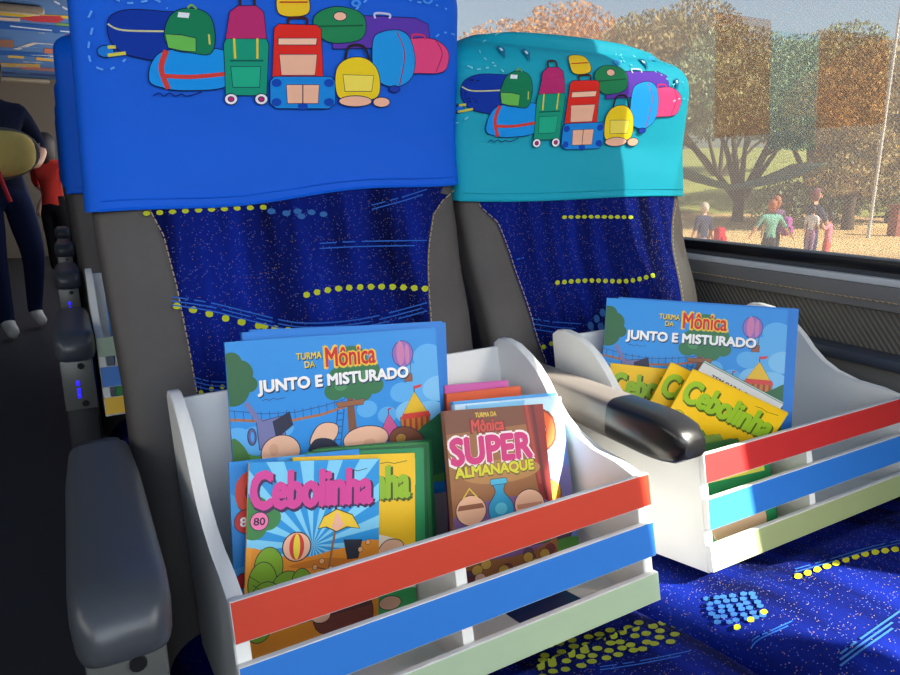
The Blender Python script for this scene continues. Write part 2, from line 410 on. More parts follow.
# ceiling print and lamps
A = Art()
rnd = random.Random(3)
def cz(u, v): p = at_z(u, v, CEIL); return (p.x, p.y)
def cband(u0, v0, u1, v1, h, c):
    A.poly([cz(u0, v0), cz(u1, v1), cz(u1, v1+h), cz(u0, v0+h)], c)
cband(-20, 11, 78, 16, 3, (226, 190, 60)); A.poly([cz(0, 10), cz(26, 11), cz(24, 17), cz(0, 15)], (214, 176, 30))
A.poly([cz(18, 18), cz(40, 15), cz(60, 15.5), cz(64, 19), cz(58, 22.5), cz(34, 21.5)], (196, 48, 60)); cband(56, 22.5, 76, 24, 2.5, (120, 160, 90)); cband(-20, 16, 20, 18, 3, (222, 190, 170))
cband(-20, 20, 78, 27, 7, (20, 88, 170)); cband(10, 25, 52, 29.5, 1.2, (214, 224, 236)); cband(60, 30, 70, 31, 1.2, (214, 224, 236)); cband(66, 34, 76, 35, 3, (220, 96, 84))
cband(-20, 38, 14, 40, 8, (150, 104, 84)); A.line([cz(16, 49), cz(36, 42.5), cz(60, 45)], .05, (222, 206, 190))
cband(-20, 49, 48, 53, 4.5, (30, 92, 168)); cband(8, 55, 24, 56, 2.5, (226, 186, 90)); cband(36, 57, 76, 60, 3, (230, 176, 84)); cband(44, 48, 76, 50, 5, (202, 120, 90)); cband(50, 55, 76, 56, 1.6, (232, 220, 206))
cband(-20, 62, 40, 64, 4, (214, 170, 90)); cband(20, 66, 78, 70, 3, (190, 120, 110)); cband(-20, 70, 78, 76, 2, (60, 84, 150)); cband(30, 80, 78, 81, 2.5, (200, 140, 110)); cband(-20, 92, 78, 95, 2, (196, 136, 120))
for k in range(36):
    v = rnd.uniform(27, 92); u = rnd.uniform(-10, 70); cband(u, v, u+rnd.uniform(6, 20), v+rnd.uniform(0, 1.4), rnd.uniform(.5, 1.0), rnd.choice([(176, 196, 222), (110, 160, 210), (196, 206, 214), (60, 120, 180)]))
for u, v in ((54, 0), (62, 5.5), (69, 10.5)): A.poly([cz(u, v), cz(u+6, v+3), cz(u+6, v+4.8), cz(u, v+1.8)], (226, 230, 238))
def cmap(x, y, d): return Vector((x, y, CEIL-.002-d*4))
o = A.build('ceiling_print', cmap, ceil, 'matte')
for i, (a, b, lb) in enumerate((((-22, -1), (44, 8), 'beige ceiling lamp nearest the camera above the aisle'), ((-14, 75), (51, 91), 'small beige ceiling lamp farther back above the aisle'))):
    p = at_z(*a, CEIL); q = at_z(*b, CEIL); x0, x1 = sorted((p.x, q.x)); y0, y1 = sorted((p.y, q.y))
    t = thing('ceiling_light', lb, 'light', ((x0+x1)/2, (y0+y1)/2, CEIL))
    hx, hy = (x1-x0)/2, (y1-y0)/2
    box('housing', mat('beige_lamp_plastic', (176, 160, 136), rough=.5), t, -hx, hx, -hy, hy, -.05, -.004, bev=.02)
    box('diffuser', mat('cream_diffuser', (206, 190, 160), rough=.4), t, -hx*.82, hx*.82, -hy*.6, hy*.6, -.056, -.048, bev=.003)

# ================================================================== SEATS
class Seat:
    def __init__(s, cx, dy=0.0, top=0.36, lean=0.0, sh=0.0, ch=.272, hk=0.0, hb=0.0): s.hk = hk; s.hb = hb; s.sh = sh; s.ch = ch; s.cx = cx; s.dy = dy; s.top = top; s.lean = lean
    def yf(s, z):            # front face of the back cushion at height z on the centre line
        P = [(-.62, .775), (-.5, .80), (-.38, .845), (-.25, .905), (-.12, .965), (-.04, .992), (.05, 1.005), (.15, 1.0), (.25, 1.0), (.36, 1.02), (.45, 1.05)]
        for (a, ya), (b, yb) in zip(P, P[1:]):
            if z <= b: t = (z-a)/(b-a); t = t*t*(3-2*t)*.4+t*.6; return ya+(yb-ya)*t+s.dy+s.lean*(z+.5)
        return P[-1][1]+s.dy+s.lean*(z+.5)
    def xc(s, z): return s.cx+s.sh*(z+.05)
    def hw(s, z): return s.hw0(z)+s.hk+s.hb*max(0, min(1, (.2-z)/.25))
    def hw0(s, z):
        if z > s.top-.06: t = (z-(s.top-.06))/.06; return .268*max(0, 1-t**4*.10)
        if z > -.08: return .268
        return .268-.012*min(1, (-.08-z)/.2)
    def front(s, x, z, off=0.0):   # x relative to the seat centre
        h = s.hw(z)+off; a = min(1, abs(x)/h); dep = .055
        y = s.yf(z)-off+dep*(1-(1-a**5)**.2 if a < 1 else 1.0)
        if z > s.top-.07: t = min(1, (z-(s.top-.07))/.07); y += .05*(1-math.sqrt(max(0, 1-t*t)))
        # side bolsters stand a little proud, the middle is hollow
        if z < .0: k = min(1, -z/.15); y += .012*k*math.cos(min(1, a/.9)*PI/2)-.0
        return y
    def shell(s, z0, z1, off, nz, nx=48, low=None, wr=0.0, seed=0.0):
        rows = []; thick = .13
        for i in range(nz+1):
            z = z0+(z1-z0)*i/nz; row = []
            h = s.hw(z)+off
            for k in range(nx+1):
                t = math.sin((-1+2*k/nx)*PI/2); x = h*t; zz = z+(low(x)*(1-i/nz) if low else 0)
                y = s.front(x, zz, off)
                if wr: y -= wr*(noise.noise(Vector((x*5+seed, zz*26+x*8, seed))))*(.4+.6*max(0, 1-(zz-z0)/.16))*(1-abs(t)**8)
                row.append(Vector((s.xc(z)+x, y, zz)))
            yb = s.yf(z)+thick+off
            nb = 10
            for k in range(1, nb):
                t = 1-2*k/nb; row.append(Vector((s.xc(z)+h*t*(.93 if abs(t) < .9 else .88), yb-(.02 if abs(t) > .7 else 0), row[0].z if low is None else z+low(h*t)*(1-i/nz))))
            rows.append(row)
        bm = bmesh.new(); V = grid(bm, rows, closed=True)
        # rounded top
        tops = V[-1]; c = Vector((0, 0, 0))
        for v in tops: c += v.co
        c /= len(tops); prev = tops
        for f, up in ((.88, .012), (.6, .022), (.25, .026)):
            ring = [bm.verts.new(Vector((c.x+(v.co.x-c.x)*f, c.y+(v.co.y-c.y)*f, v.co.z+up))) for v in tops]
            for k in range(len(ring)): bm.faces.new((prev[k], prev[(k+1) % len(ring)], ring[(k+1) % len(ring)], ring[k]))
            prev = ring
        bm.faces.new(prev)
        return bm
    def px(s, u, v):        # print coordinate (x from centre, z) on this seat's back
        Y = 1.0
        for _ in range(10):
            P = at_y(u, v, Y); Y = s.front(max(-.26, min(.26, P.x-s.xc(P.z))), P.z)
        return P.x-s.xc(P.z), P.z
    def cz(s, x, Y, off=0.0):       # cushion height; x from centre, Y from row
        y = Y-s.dy
        z = -.486-.2126*(y-.469)
        if y < .42: z -= .25*(.42-y)**1.5*1.2
        a = min(1, abs(x)/s.ch); z -= .10*(1-(1-a**9)**(1/3.0)) if a < 1 else .10
        if y < .30: z -= .03*((.30-y)/.05)**2
        if y < .46: z += .012*math.cos(min(1, a)*PI/2)
        return z+off

def strip_panel(bm, s, xl, xr, z0, z1, off, n=26, m=22):
    rows = []
    for i in range(n+1):
        z = z0+(z1-z0)*i/n; a, b = xl(z), xr(z)
        rows.append([Vector((s.xc(z)+a+(b-a)*j/m, s.front(a+(b-a)*j/m, z, 0)-off*(1 if 0 < j < m else .25), z)) for j in range(m+1)])
    grid(bm, rows)
def interp(T):
    T = sorted(T)
    def f(z):
        if z <= T[0][0]: return T[0][1]
        for (a, xa), (b, xb) in zip(T, T[1:]):
            if z <= b: return xa+(xb-xa)*(z-a)/(b-a)
        return T[-1][1]
    return f

def make_armrest(root, cx, y0, y1, z, w, fancy, dy):
    """padded arm with a rounded nose; children: pad, nose, support, control panel"""
    bm = bmesh.new(); rows = []
    n = 26
    for i in range(n+1):
        t = i/n; y = y0+(y1-y0)*t
        r = min(1, t/.16); nose = math.sqrt(max(0, 1-(1-r)**2))
        hw = w*(.60+.40*nose)*(1 if t < .75 else 1-.10*(t-.75)/.25); zt = z-.020*(1-nose)-.012*t; zb = z-.058+.016*(1-nose)
        row = []
        for k in range(20):
            a = 2*PI*k/20; ca, sa = math.cos(a), math.sin(a); e = .5
            row.append(Vector((cx+hw*math.copysign(abs(ca)**e, ca), y, (zt+zb)/2+(zt-zb)/2*math.copysign(abs(sa)**e, sa))))
        rows.append(row)
    split = 5 if fancy else n
    if fancy:
        b1 = bmesh.new(); V = grid(b1, rows[:9], closed=True); b1.faces.new(V[0][::-1]); b1.faces.new(V[-1]); from_bm('arm_nose', b1, BLACKP, root, sharp=60)
        b2 = bmesh.new(); V = grid(b2, rows[8:], closed=True); b2.faces.new(V[0][::-1]); b2.faces.new(V[-1]); o = from_bm('arm_pad', b2, mat('taupe_grey_plastic', (104, 98, 94), rough=.4), root, sharp=60)
    else:
        b1 = bmesh.new(); V = grid(b1, rows, closed=True); b1.faces.new(V[0][::-1]); b1.faces.new(V[-1]); from_bm('arm_pad', b1, GREYP, root, sharp=60)

def make_seat(label, cx, dy, s, panel_l, panel_r, cat='seat', aisle=True, mid=True):
    root = thing('bus_seat', label, cat, (0, 0, 0), 'bus seats')
    from_bm('backrest', s.shell(-.60, s.top, 0, 34), LEATHER, root)
    bm = bmesh.new(); strip_panel(bm, s, panel_l, panel_r, -.56, s.top-.12, .006)
    fp = from_bm('fabric_panel', bm, FABRIC, root)
    for f in (panel_l, panel_r):
        bm = bmesh.new(); z = -.5
        while z < -.02:
            P = [Vector((s.xc(zz)+f(zz), s.front(f(zz), zz)-.0055-b, zz)) for zz, b in ((z, 0), (z+.003, .0012), (z+.006, 0))]
            add_tube(bm, P, .0008, 5); z += .0085
        from_bm('stitching', bm, THREAD, root)
    # seat cushion
    bm = bmesh.new(); rows = []
    ys = [.255+dy, .262+dy, .275+dy]+[.29+dy+.60*i/30 for i in range(31)]
    for Y in ys:
        row = []
        for k in range(41):
            x = s.ch*math.sin((-1+k/20)*PI/2); row.append(Vector((cx+x, Y, s.cz(x, Y))))
        rows.append([Vector((row[0].x, Y, -.70))]+row+[Vector((row[-1].x, Y, -.70))])
    rows.insert(0, [Vector((p.x, .255+dy, -.70)) for p in rows[0]])
    V = grid(bm, rows); cu = from_bm('cushion', bm, FABRIC, root, sharp=75)
    box('seat_base', DARKP, root, cx-.24, cx+.24, .30+dy, .80+dy, -.93, -.70, bev=.01)
    box('floor_mount', DARKP, root, cx-.18, cx+.18, .36+dy, .74+dy, FLOOR, -.93)
    if aisle:
        ax = .002
        arm = bpy.data.objects.new('armrest', None); link(arm, root)
        make_armrest(arm, ax, .448+dy, .80+dy, -.278, .034, False, dy)
        box('arm_support', DARKP, arm, ax-.028, ax+.026, .50+dy, .90+dy, -.60, -.32, bev=.008)
        cp = box('control_panel', mat('gunmetal_plate', (92, 94, 92), rough=.4, metal=.3), root, ax-.027, ax+.026, .472+dy, .50+dy, -.425, -.33, bev=.003)
        for zz in (-.342, -.413):
            bm = bmesh.new(); add_tube(bm, [(ax+.006, .474+dy, zz), (ax+.006, .4695+dy, zz)], .006, 10)
            from_bm('screw', bm, BLACKP, cp)
        for zz in (-.372, -.386, -.396):
            box('indicator_light', mat('blue_indicator', (40, 30, 255), emit=((40, 30, 255), 1.3)), cp, ax-.005, ax+.001, .4695+dy, .473+dy, zz-.006, zz+.003, bev=.001)
    if mid:
        ax = .581
        arm = bpy.data.objects.new('armrest', None); link(arm, root)
        make_armrest(arm, ax, .478+dy, .86+dy, -.268, .027, True, dy)
        box('arm_support', mat('brown_hinge_plastic', (120, 104, 92), rough=.4), arm, ax-.012, ax+.012, .70+dy, .86+dy, -.62, -.32, bev=.006)
    return root, fp, cu

def fab_pattern(fp, cu, s, back_art, cush_art, name='woven_pattern'):
    if back_art: back_art.build(name, lambda x, z, d: Vector((s.xc(z)+x, s.front(x, z)-.0072-d, z)), fp, 'cloth', sub=.012, eps=.0001)
    if cush_art: cush_art.build(name, lambda x, y, d: Vector((s.cx+x, y, s.cz(x, y)+.0013+d)), cu, 'cloth', sub=.010, eps=.00003)

YEL = (176, 186, 40); LBL = (40, 96, 190); SKY = (46, 96, 160)
def dots(A, pts, n, r, c=YEL, f=lambda a: a, jit=.15):
    P = smooth_pts(pts, 8); L = [0]
    for a, b in zip(P, P[1:]): L.append(L[-1]+math.dist(a, b))
    rr = random.Random(len(pts)*7+n)
    for k in range(n):
        d = L[-1]*k/(n-1)
        i = max(j for j in range(len(L)) if L[j] <= d+1e-9); i = min(i, len(P)-2); t = (d-L[i])/max(1e-9, L[i+1]-L[i])
        x, y = P[i][0]+(P[i+1][0]-P[i][0])*t, P[i][1]+(P[i+1][1]-P[i][1])*t
        A.poly([f((x+r[0]*.8*math.cos(a)*(1+rr.uniform(-jit, jit)), y+r[1]*.95*math.sin(a))) for a in [2*PI*q/12 for q in range(12)]], c)
def threads(A, pts, w, c, f, n=3, gap=3):
    P = smooth_pts(pts, 8)
    rr = random.Random(5)
    for k in range(n):
        i = 0
        while i < len(P)-2:
            m = rr.randint(2, 5); seg = P[i:i+m+1]
            if len(seg) > 1: A.line([f((p[0], p[1]+k*gap)) for p in seg], w, c)
            i += m+(0 if rr.random() < .7 else 1)

# left (aisle) seat of the pair
SL = Seat(.304, 0.0, .315, sh=.02, ch=.262, hb=.005)
pl = interp([(z, x) for x, z in [SL.px(u, v) for u, v in ((148, 207), (163, 235), (176, 285), (188, 345), (196, 390), (208, 450), (218, 500))]])
pr = interp([(z, x) for x, z in [SL.px(u, v) for u, v in ((457, 188), (441, 200), (432, 214), (428, 240), (428, 300), (430, 345), (434, 400), (438, 460))]])
seatL, fpL, cuL = make_seat('aisle seat with dark blue speckled fabric under the royal blue headrest cover', .304, 0.0, SL, pl, pr)
A = Art(); f = lambda p: SL.px(*p)
dots(A, [(146, 213), (180, 211), (215, 209), (262, 207)], 10, (4.5, 2.6), YEL, f)
dots(A, [(176, 305), (205, 312), (240, 321), (290, 331)], 8, (5, 3.6), YEL, f); dots(A, [(240, 321), (262, 325), (285, 329), (310, 331)], 4, (5, 3.4), YEL, f)
dots(A, [(305, 294), (335, 288), (380, 286), (423, 288)], 12, (4.3, 3.2), YEL, f)
dots(A, [(200, 391), (212, 387), (232, 384)], 4, (3, 2.5), YEL, f)
for x, y in ((270, 211), (285, 213), (300, 216), (310, 212), (322, 214), (296, 211)): A.ell(*f((x, y)), .006, .004, SKY)
threads(A, [(171, 296), (210, 302), (255, 313), (300, 322), (360, 318), (425, 302)], .0016, LBL, f, 3, 4)
threads(A, [(318, 243), (360, 241), (425, 240)], .0016, LBL, f, 2, 5); threads(A, [(370, 205), (400, 197), (425, 189)], .0016, LBL, f, 2, 4); threads(A, [(193, 376), (210, 380), (230, 381)], .0014, LBL, f, 3, 4)
C = Art()
def cu_px(s, u, v):
    Z = -.5
    for _ in range(12):
        P = at_z(u, v, Z); Z = s.cz(max(-s.ch*.99, min(s.ch*.99, P.x-s.cx)), P.y)
    return P.x-s.cx, P.y
g = lambda p: cu_px(SL, *p)
rr = random.Random(2)
for row in range(5):
    for k in range(13-row):
        u = 540+row*11+k*13+rr.uniform(-3, 3)-row*9; v = 672-k*3.4-row*7+rr.uniform(-1.5, 1.5)+4
        if 530 < u < 682 and v > 622: C.poly([g((u+5*math.cos(a)*rr.uniform(.9, 1.1), v+2.5*math.sin(a))) for a in [2*PI*q/10 for q in range(10)]], (140, 150, 40))
threads(C, [(600, 668), (640, 662), (690, 652)], .0014, LBL, g, 2, 3)
fab_pattern(fpL, cuL, SL, A, C)

# right (window) seat
SR = Seat(.846, 0.0, .212, .0, sh=.02, ch=.286, hk=-.006)
pl2 = interp([(z, x) for x, z in [SR.px(u, v) for u, v in ((478, 206), (496, 222), (508, 252), (526, 305), (543, 358), (556, 410), (566, 450))]])
pr2 = interp([(z, x) for x, z in [SR.px(u, v) for u, v in ((674, 204), (670.5, 221), (672, 252), (680, 293), (690, 350), (700, 410))]])
seatR, fpR, cuR = make_seat('window seat with dark blue speckled fabric under the turquoise headrest cover',   .846, 0.0, SR, pl2, pr2, aisle=False, mid=False)
A = Art(); f = lambda p: SR.px(*p)
dots(A, [(562, 217), (590, 216.5), (628, 217)], 11, (3.2, 2), YEL, f); dots(A, [(555, 282), (585, 280), (625, 280.5), (650, 275)], 15, (3, 2.5), YEL, f); dots(A, [(541, 346), (560, 339), (583, 335)], 6, (3, 2.5), YEL, f)
threads(A, [(530, 318), (550, 321), (578, 323)], .0014, LBL, f, 3, 5); threads(A, [(514, 259), (522, 257)], .0014, LBL, f, 1)
for x, y in ((588, 325), (594, 318), (598, 326), (590, 333), (600, 312), (597, 334)): A.ell(*f((x, y)), .007, .007, SKY)
C = Art(); g = lambda p: cu_px(SR, *p)
dots(C, [(798, 577), (830, 566), (865, 555), (905, 549)], 12, (5, 3), (196, 196, 40), g)
threads(C, [(795, 570), (830, 560), (870, 548), (905, 540)], .002, SKY, g, 2, 3); threads(C, [(840, 655), (860, 640), (900, 612)], .0022, SKY, g, 3, 6); threads(C, [(752, 640), (770, 632), (792, 622)], .0016, LBL, g, 2, 3)
for row in range(6):
    for k in range(6):
        u = 706+k*9+row*2.6+rr.uniform(-2, 2); v = 600+row*4.6-k*1.2+rr.uniform(-1, 1)
        C.poly([g((u+a, v+b)) for a, b in ((-3.6, -1.2), (-.6, -2.3), (3.6, -1.0), (3.0, 1.6), (-.4, 2.2), (-3.4, 1.5))], SKY)
dots(C, [(737, 628), (750, 621), (764, 613)], 3, (4.5, 3), YEL, g)
fab_pattern(fpR, cuR, SR, A, C)

# more aisle seats in the rows behind
rows_labels = ['aisle seat in the second row, its blue cover showing past the nearest seat', 'aisle seat in the third row with only its dark armrest in view', 'aisle seat in the fourth row with a small dark armrest beside the aisle', 'aisle seat in the fifth row with the farthest small armrest']
ROW = .885
behind = []
for i, lb in enumerate(rows_labels):
    r = dup(seatL); r.location = (-.016-.004*i, ROW*(i+1), 0); r['label'] = lb; behind.append(r)

# ------------------------------------------------------------------ headrest covers
def cover(name, label, s, m, z0, low, art=None, wr=.0034, seed=1.0, top=None):
    root = thing(name, label, 'headrest cover', (0, 0, 0), 'headrest covers')
    bm = s.shell(z0, s.top+.004, .0085, 40, low=low, wr=wr, seed=seed)
    from_bm('cloth', bm, m, root, sharp=80)
    # hem
    bm = bmesh.new()
    pts = [Vector((s.xc(z0)+x, s.front(x, z0+.013+low(x), .0085)-.0012, z0+.013+low(x))) for x in [-.262+.524*k/40 for k in range(41)]]
    add_tube(bm, pts, .0010, 6); 
    pts = [Vector((s.xc(z0)+x, s.front(x, z0+.001+low(x), .0085)-.0005, z0+.001+low(x))) for x in [-.266+.532*k/40 for k in range(41)]]
    add_tube(bm, pts, .0022, 6)
    from_bm('hem', bm, m, root)
    return root
lowL = lambda x: .038*(x+.27)/.54+.004*math.sin(x*18)
zL0 = -.054
coverL = cover('headrest_cover', 'royal blue printed cloth cover on the large near aisle headrest', SL, BLUECOVER, zL0, lowL, seed=1.3)
lowR = lambda x: .002*math.sin(x*12)
coverR = cover('headrest_cover', 'turquoise printed cloth cover on the window seat headrest', SR, TEALCOVER, -.047, lowR, seed=4.1, wr=.0034)
c2 = dup(coverL); c2.location = (-.016, ROW, 0); c2['label'] = 'blue headrest cover in the second row, partly hidden behind the near aisle seat'
for i in (2, 3, 4):
    c3 = dup(coverL); c3.location = (-.012-.004*i, ROW*i, 0); c3['label'] = 'blue headrest cover on the %s row aisle seat behind the others' % ('third', 'fourth', 'fifth')[i-2]

def luggage_art(f, k=1.0, bg=(4, 88, 226), lightdash=(90, 160, 240)):
    """luggage print; f maps a drawing coordinate to the cloth"""
    A = Art(); OC = (14, 22, 70)
    def P(pts, c, o=True):
        A.poly([f(p) for p in pts], c, .0012*k if o else 0, OC)
    def B(pts, c, o=True):
        q = smooth_pts([pts[-1]]+list(pts)+[pts[0], pts[1]], 5)[5:-6]; P(q, c, o)
    def E(x, y, rx, ry, c, o=True, n=20): P([(x+rx*math.cos(2*PI*i/n), y+ry*math.sin(2*PI*i/n)) for i in range(n)], c, o)
    def Ln(pts, w, c): A.line([f(p) for p in smooth_pts(pts, 6)], w*.0015*k, c)
    def D(pts, w=1.6): A.dash([f(p) for p in pts], w*.0015*k, lightdash, .009*k, .007*k)
    D([(92, 30), (88, 50), (92, 66), (108, 71), (126, 60)]); D([(88, 20), (92, 12)])
    D([(112, 0), (125, 5), (140, 4), (155, 2), (167, 11)]); D([(352, 12), (362, 3), (380, -8)]); D([(432, 38), (440, 34), (452, 37)]); D([(395, -4), (410, 3), (430, 6), (448, 14)])
    # navy roll bag
    B([(107, 27), (112, 17), (130, 12), (165, 14), (190, 18), (190, 55), (165, 62), (145, 60), (122, 54), (110, 42)], (8, 52, 158))
    Ln([(107, 26), (122, 32), (165, 33)], 1.4, (196, 200, 150)); E(105, 53, 8, 5.5, (24, 120, 214)); Ln([(107, 49), (115, 48.5)], 2.6, (206, 200, 80)); Ln([(107, 57), (125, 54.5)], 2.6, (206, 200, 80))
    # light blue roll bag with red straps
    B([(148, 76), (151, 64), (160, 54), (180, 51), (222, 52), (228, 70), (222, 88), (180, 91), (160, 88), (150, 84)], (20, 146, 232))
    Ln([(165, 52), (160, 70), (167, 90)], 4.4, (206, 62, 56)); Ln([(162, 77), (190, 78), (224, 75)], 3.4, (206, 62, 56))
    # purple case on the right
    P([(330, 22), (345, 17), (412, 20), (424, 26), (426, 40), (420, 48), (330, 50)], (92, 56, 170)); Ln([(372, 20), (372, 15), (386, 16), (386, 20)], 2, (190, 200, 230))
    # pink bag
    B([(402, 44), (412, 40), (430, 41), (442, 50), (444, 62), (438, 73), (415, 74), (402, 72)], (226, 70, 128)); Ln([(432, 42), (438, 55), (432, 73)], 1, (150, 30, 80)); Ln([(408, 40), (410, 36), (420, 37), (421, 41)], 2, (206, 50, 100))
    # sky blue pack
    B([(370, 42), (378, 34), (395, 32), (406, 40), (411, 60), (408, 78), (395, 87), (378, 84), (370, 70)], (30, 150, 228)); Ln([(393, 33), (401, 55), (396, 86)], 1.2, (150, 50, 80)); E(391, 90, 5, 3, (30, 60, 170))
    # green rucksack
    B([(164, 42), (164, 30), (170, 17), (182, 11), (198, 12), (209, 20), (213, 40), (208, 55), (190, 54), (172, 51)], (18, 124, 84)); P([(164, 36), (180, 37), (194, 40), (194, 53), (180, 52), (167, 49)], (104, 186, 84)); P([(177, 14), (188, 15), (187, 20), (176, 19)], (222, 232, 240), False); Ln([(207, 36), (208, 46)], 1.6, (200, 200, 90)); Ln([(186, 10), (190, 7), (195, 11)], 1.6, (120, 170, 60))
    # generic cases in the middle of the pile: green trolley, yellow, red and patterned blue
    P([(222, 46), (226, 36), (262, 36), (266, 46), (264, 96), (224, 96)], (20, 150, 120)); P([(224, 40), (228, 14), (236, 8), (254, 8), (261, 14), (264, 40)], (184, 44, 110)); Ln([(238, 8), (239, 0), (251, 0), (252, 8)], 2.4, (60, 40, 40)); Ln([(228, 62), (261, 62)], 1.4, (12, 90, 80)); P([(229, 68), (258, 68), (257, 88), (231, 88)], (30, 172, 136)); Ln([(232, 40), (233, 60)], 2, (220, 200, 60)); Ln([(255, 40), (255, 60)], 2, (220, 200, 60))
    E(229, 100, 6, 5, (236, 238, 244)); E(259, 100, 6, 5, (236, 238, 244)); E(229, 100, 2.5, 2, (184, 44, 110)); E(259, 100, 2.5, 2, (184, 44, 110))
    B([(276, -4), (290, -7), (304, -3), (306, 14), (290, 18), (276, 14)], (236, 196, 40)); Ln([(277, 4), (305, 4)], 1.4, (190, 60, 40))
    B([(312, 18), (330, 9), (352, 12), (362, 22), (358, 40), (330, 44), (314, 34)], (34, 132, 84)); Ln([(314, 28), (360, 27)], 1.4, (20, 90, 60)); E(337, 18, 6, 4, (240, 188, 160))
    P([(272, 30), (276, 26), (314, 27), (318, 31), (320, 80), (270, 80)], (222, 44, 36)); Ln([(286, 26), (287, 20), (303, 20), (304, 26)], 2.4, (70, 30, 30)); P([(276, 40), (314, 40), (313, 46), (276, 46)], (244, 196, 168)); P([(277, 56), (314, 56), (312, 76), (279, 76)], (240, 184, 156))
    P([(268, 82), (272, 78), (328, 78), (332, 83), (332, 104), (326, 109), (274, 109), (268, 104)], (24, 136, 222))
    for x, y in ((274, 84), (326, 84), (274, 103), (326, 103), (300, 107)): E(x, y, 5, 4, (14, 70, 180), False)
    P([(284, 86), (316, 86), (315, 104), (285, 104)], (240, 184, 156)); Ln([(300, 86), (300, 104)], 1, OC)
    B([(334, 70), (345, 60), (362, 60), (374, 72), (376, 92), (368, 100), (340, 100), (333, 90)], (238, 206, 36)); Ln([(342, 61), (346, 48), (360, 48), (366, 61)], 2.6, (40, 34, 40)); P([(340, 76), (370, 77), (368, 92), (342, 92)], (244, 222, 90)); E(352, 102, 16, 5, (240, 184, 156)); E(378, 103, 8, 4.5, (240, 184, 156))
    # map pins and a pen squiggle
    for x, y in ((353, 5), (424, 2)): E(x, y, 5, 3.6, (70, 150, 236), False); E(x, y, 2.4, 1.8, bg, False)
    Ln([(152, 97), (158, 94), (163, 97), (168, 94), (174, 97), (180, 95), (186, 97), (200, 93)], .9, (6, 30, 110))
    return A
def f_left(p): return SL.px(*p)
A = luggage_art(f_left)
A.build('luggage_print', lambda x, z, d: Vector((SL.xc(z)+x, SL.front(x, z, .0085)-.0034-d, z)), coverL, 'cloth', sub=.012, eps=.0001)
# the turquoise cover carries the same print, smaller on the cloth as seen
a0 = f_left((147, 76)); a1 = f_left((444, 60)); b0 = SR.px(482, 119); b1 = SR.px(674, 113); c0 = f_left((300, 109)); c1 = f_left((300, -5)); d0 = SR.px(575, 149); d1 = SR.px(575, 57)
def f_right(p):
    x, z = f_left(p)
    return (b0[0]+(x-a0[0])*(b1[0]-b0[0])/(a1[0]-a0[0]), d0[1]+(z-c0[1])*(d1[1]-d0[1])/(c1[1]-c0[1]))
A = luggage_art(f_right, .93, (14, 160, 186), (120, 210, 226))
for (u, v) in ((498, 52), (523, 55), (640, 64), (672, 84)):
    x, z = SR.px(u, v); A.poly([(x-.006, z+.002), (x+.006, z+.002), (x, z-.014)], (30, 110, 150)); A.ell(x, z+.003, .007, .007, (30, 110, 150)); A.ell(x, z+.003, .003, .003, (190, 226, 230))
for q in ([(490, 34), (476, 48), (484, 62), (506, 66)], [(612, 54), (622, 64), (645, 70), (660, 78), (672, 90)], [(668, 102), (676, 99), (683, 102)]): A.dash([SR.px(*p) for p in q], .002, (120, 210, 226), .008, .007)
A.build('luggage_print', lambda x, z, d: Vector((SR.xc(z)+x, SR.front(x, z, .0085)-.0034-d, z)), coverR, 'cloth', sub=.012, eps=.0001)

# ================================================================== CRATES
TILT = math.radians(12); CW, CD = .457, .275
def crate_matrix(x0, o, roll=0.0):
    return Matrix.Translation((x0, o[0], o[1])) @ Matrix.Rotation(roll, 4, 'Y') @ Matrix.Rotation(-TILT, 4, 'X')
PROF_W = [(.807, -.262), (.801, -.248), (.788, -.239), (.770, -.2365), (.745, -.239), (.72, -.248), (.70, -.260), (.68, -.276), (.66, -.296), (.64, -.313), (.615, -.325), (.58, -.332), (.54, -.333), (.503, -.332)]
PROF = []
for Y, z in PROF_W:
    dy, dz = Y-.469, z+.480; PROF.append((min(CD, dy*math.cos(TILT)-dz*math.sin(TILT)), dy*math.sin(TILT)+dz*math.cos(TILT)))
PROF[-1] = (.008, .147)
RZ = ((.113, .149), (.055, .094), (.003, .036))
def crate(label, M, colors, group='white book crates'):
    root = thing('book_crate', label, 'crate', group=group, M=M)
    T = .013
    side = [(CD, .0), (.008, .0)]+PROF[::-1]
    for x0 in (0, CW-T):
        bm = bmesh.new(); prism_x(bm, side, x0, x0+T)
        bmesh.ops.bevel(bm, geom=[e for e in bm.edges if abs(e.verts[0].co.x-e.verts[1].co.x) < 1e-6], offset=.0012, segments=1, affect='EDGES')
        from_bm('side_panel', bm, WHITEP, root, sharp=30)
    box('back_panel', WHITEP, root, T, CW-T, CD-.011, CD, 0, .291, bev=.001)
    box('bottom_panel', WHITEP, root, T, CW-T, .008, CD-.011, 0, .009, bev=.001)
    dv = [(.262, .009), (.010, .009), (.010, .112), (.03, .108), (.07, .095), (.12, .075), (.262, .05)]
    bm = bmesh.new(); prism_x(bm, dv, .208, .220); from_bm('divider', bm, WHITEP, root, sharp=30)
    for (za, zb), c in zip(RZ, colors):
        bm = bmesh.new(); add_box(bm, 0, CW, 0, .008, za, zb, bev=.0008, seg=1)
        bm.faces.ensure_lookup_table(); bm.normal_update()
        for fc in bm.faces:
            fc.material_index = 1 if fc.normal.y < -.9 else 0
        o = from_bm('rail', bm, [WHITEP, RAILS[c]], root)
        o['label'] = {'crimson': 'red', 'olive': 'sage green', 'green': 'pale green'}.get(c, c)+' painted front rail'
    return root
ML = crate_matrix(.0801, (.469, -.480), -math.radians(.9))
MR = crate_matrix(.634, (.478, -.475))
crateL = crate('white wooden crate on the aisle seat, red, blue and pale green front rails', ML, ('red', 'blue', 'green'))
crateR = crate('white wooden crate on the window seat, partly in bright sunlight', MR, ('crimson', 'blue', 'olive'))
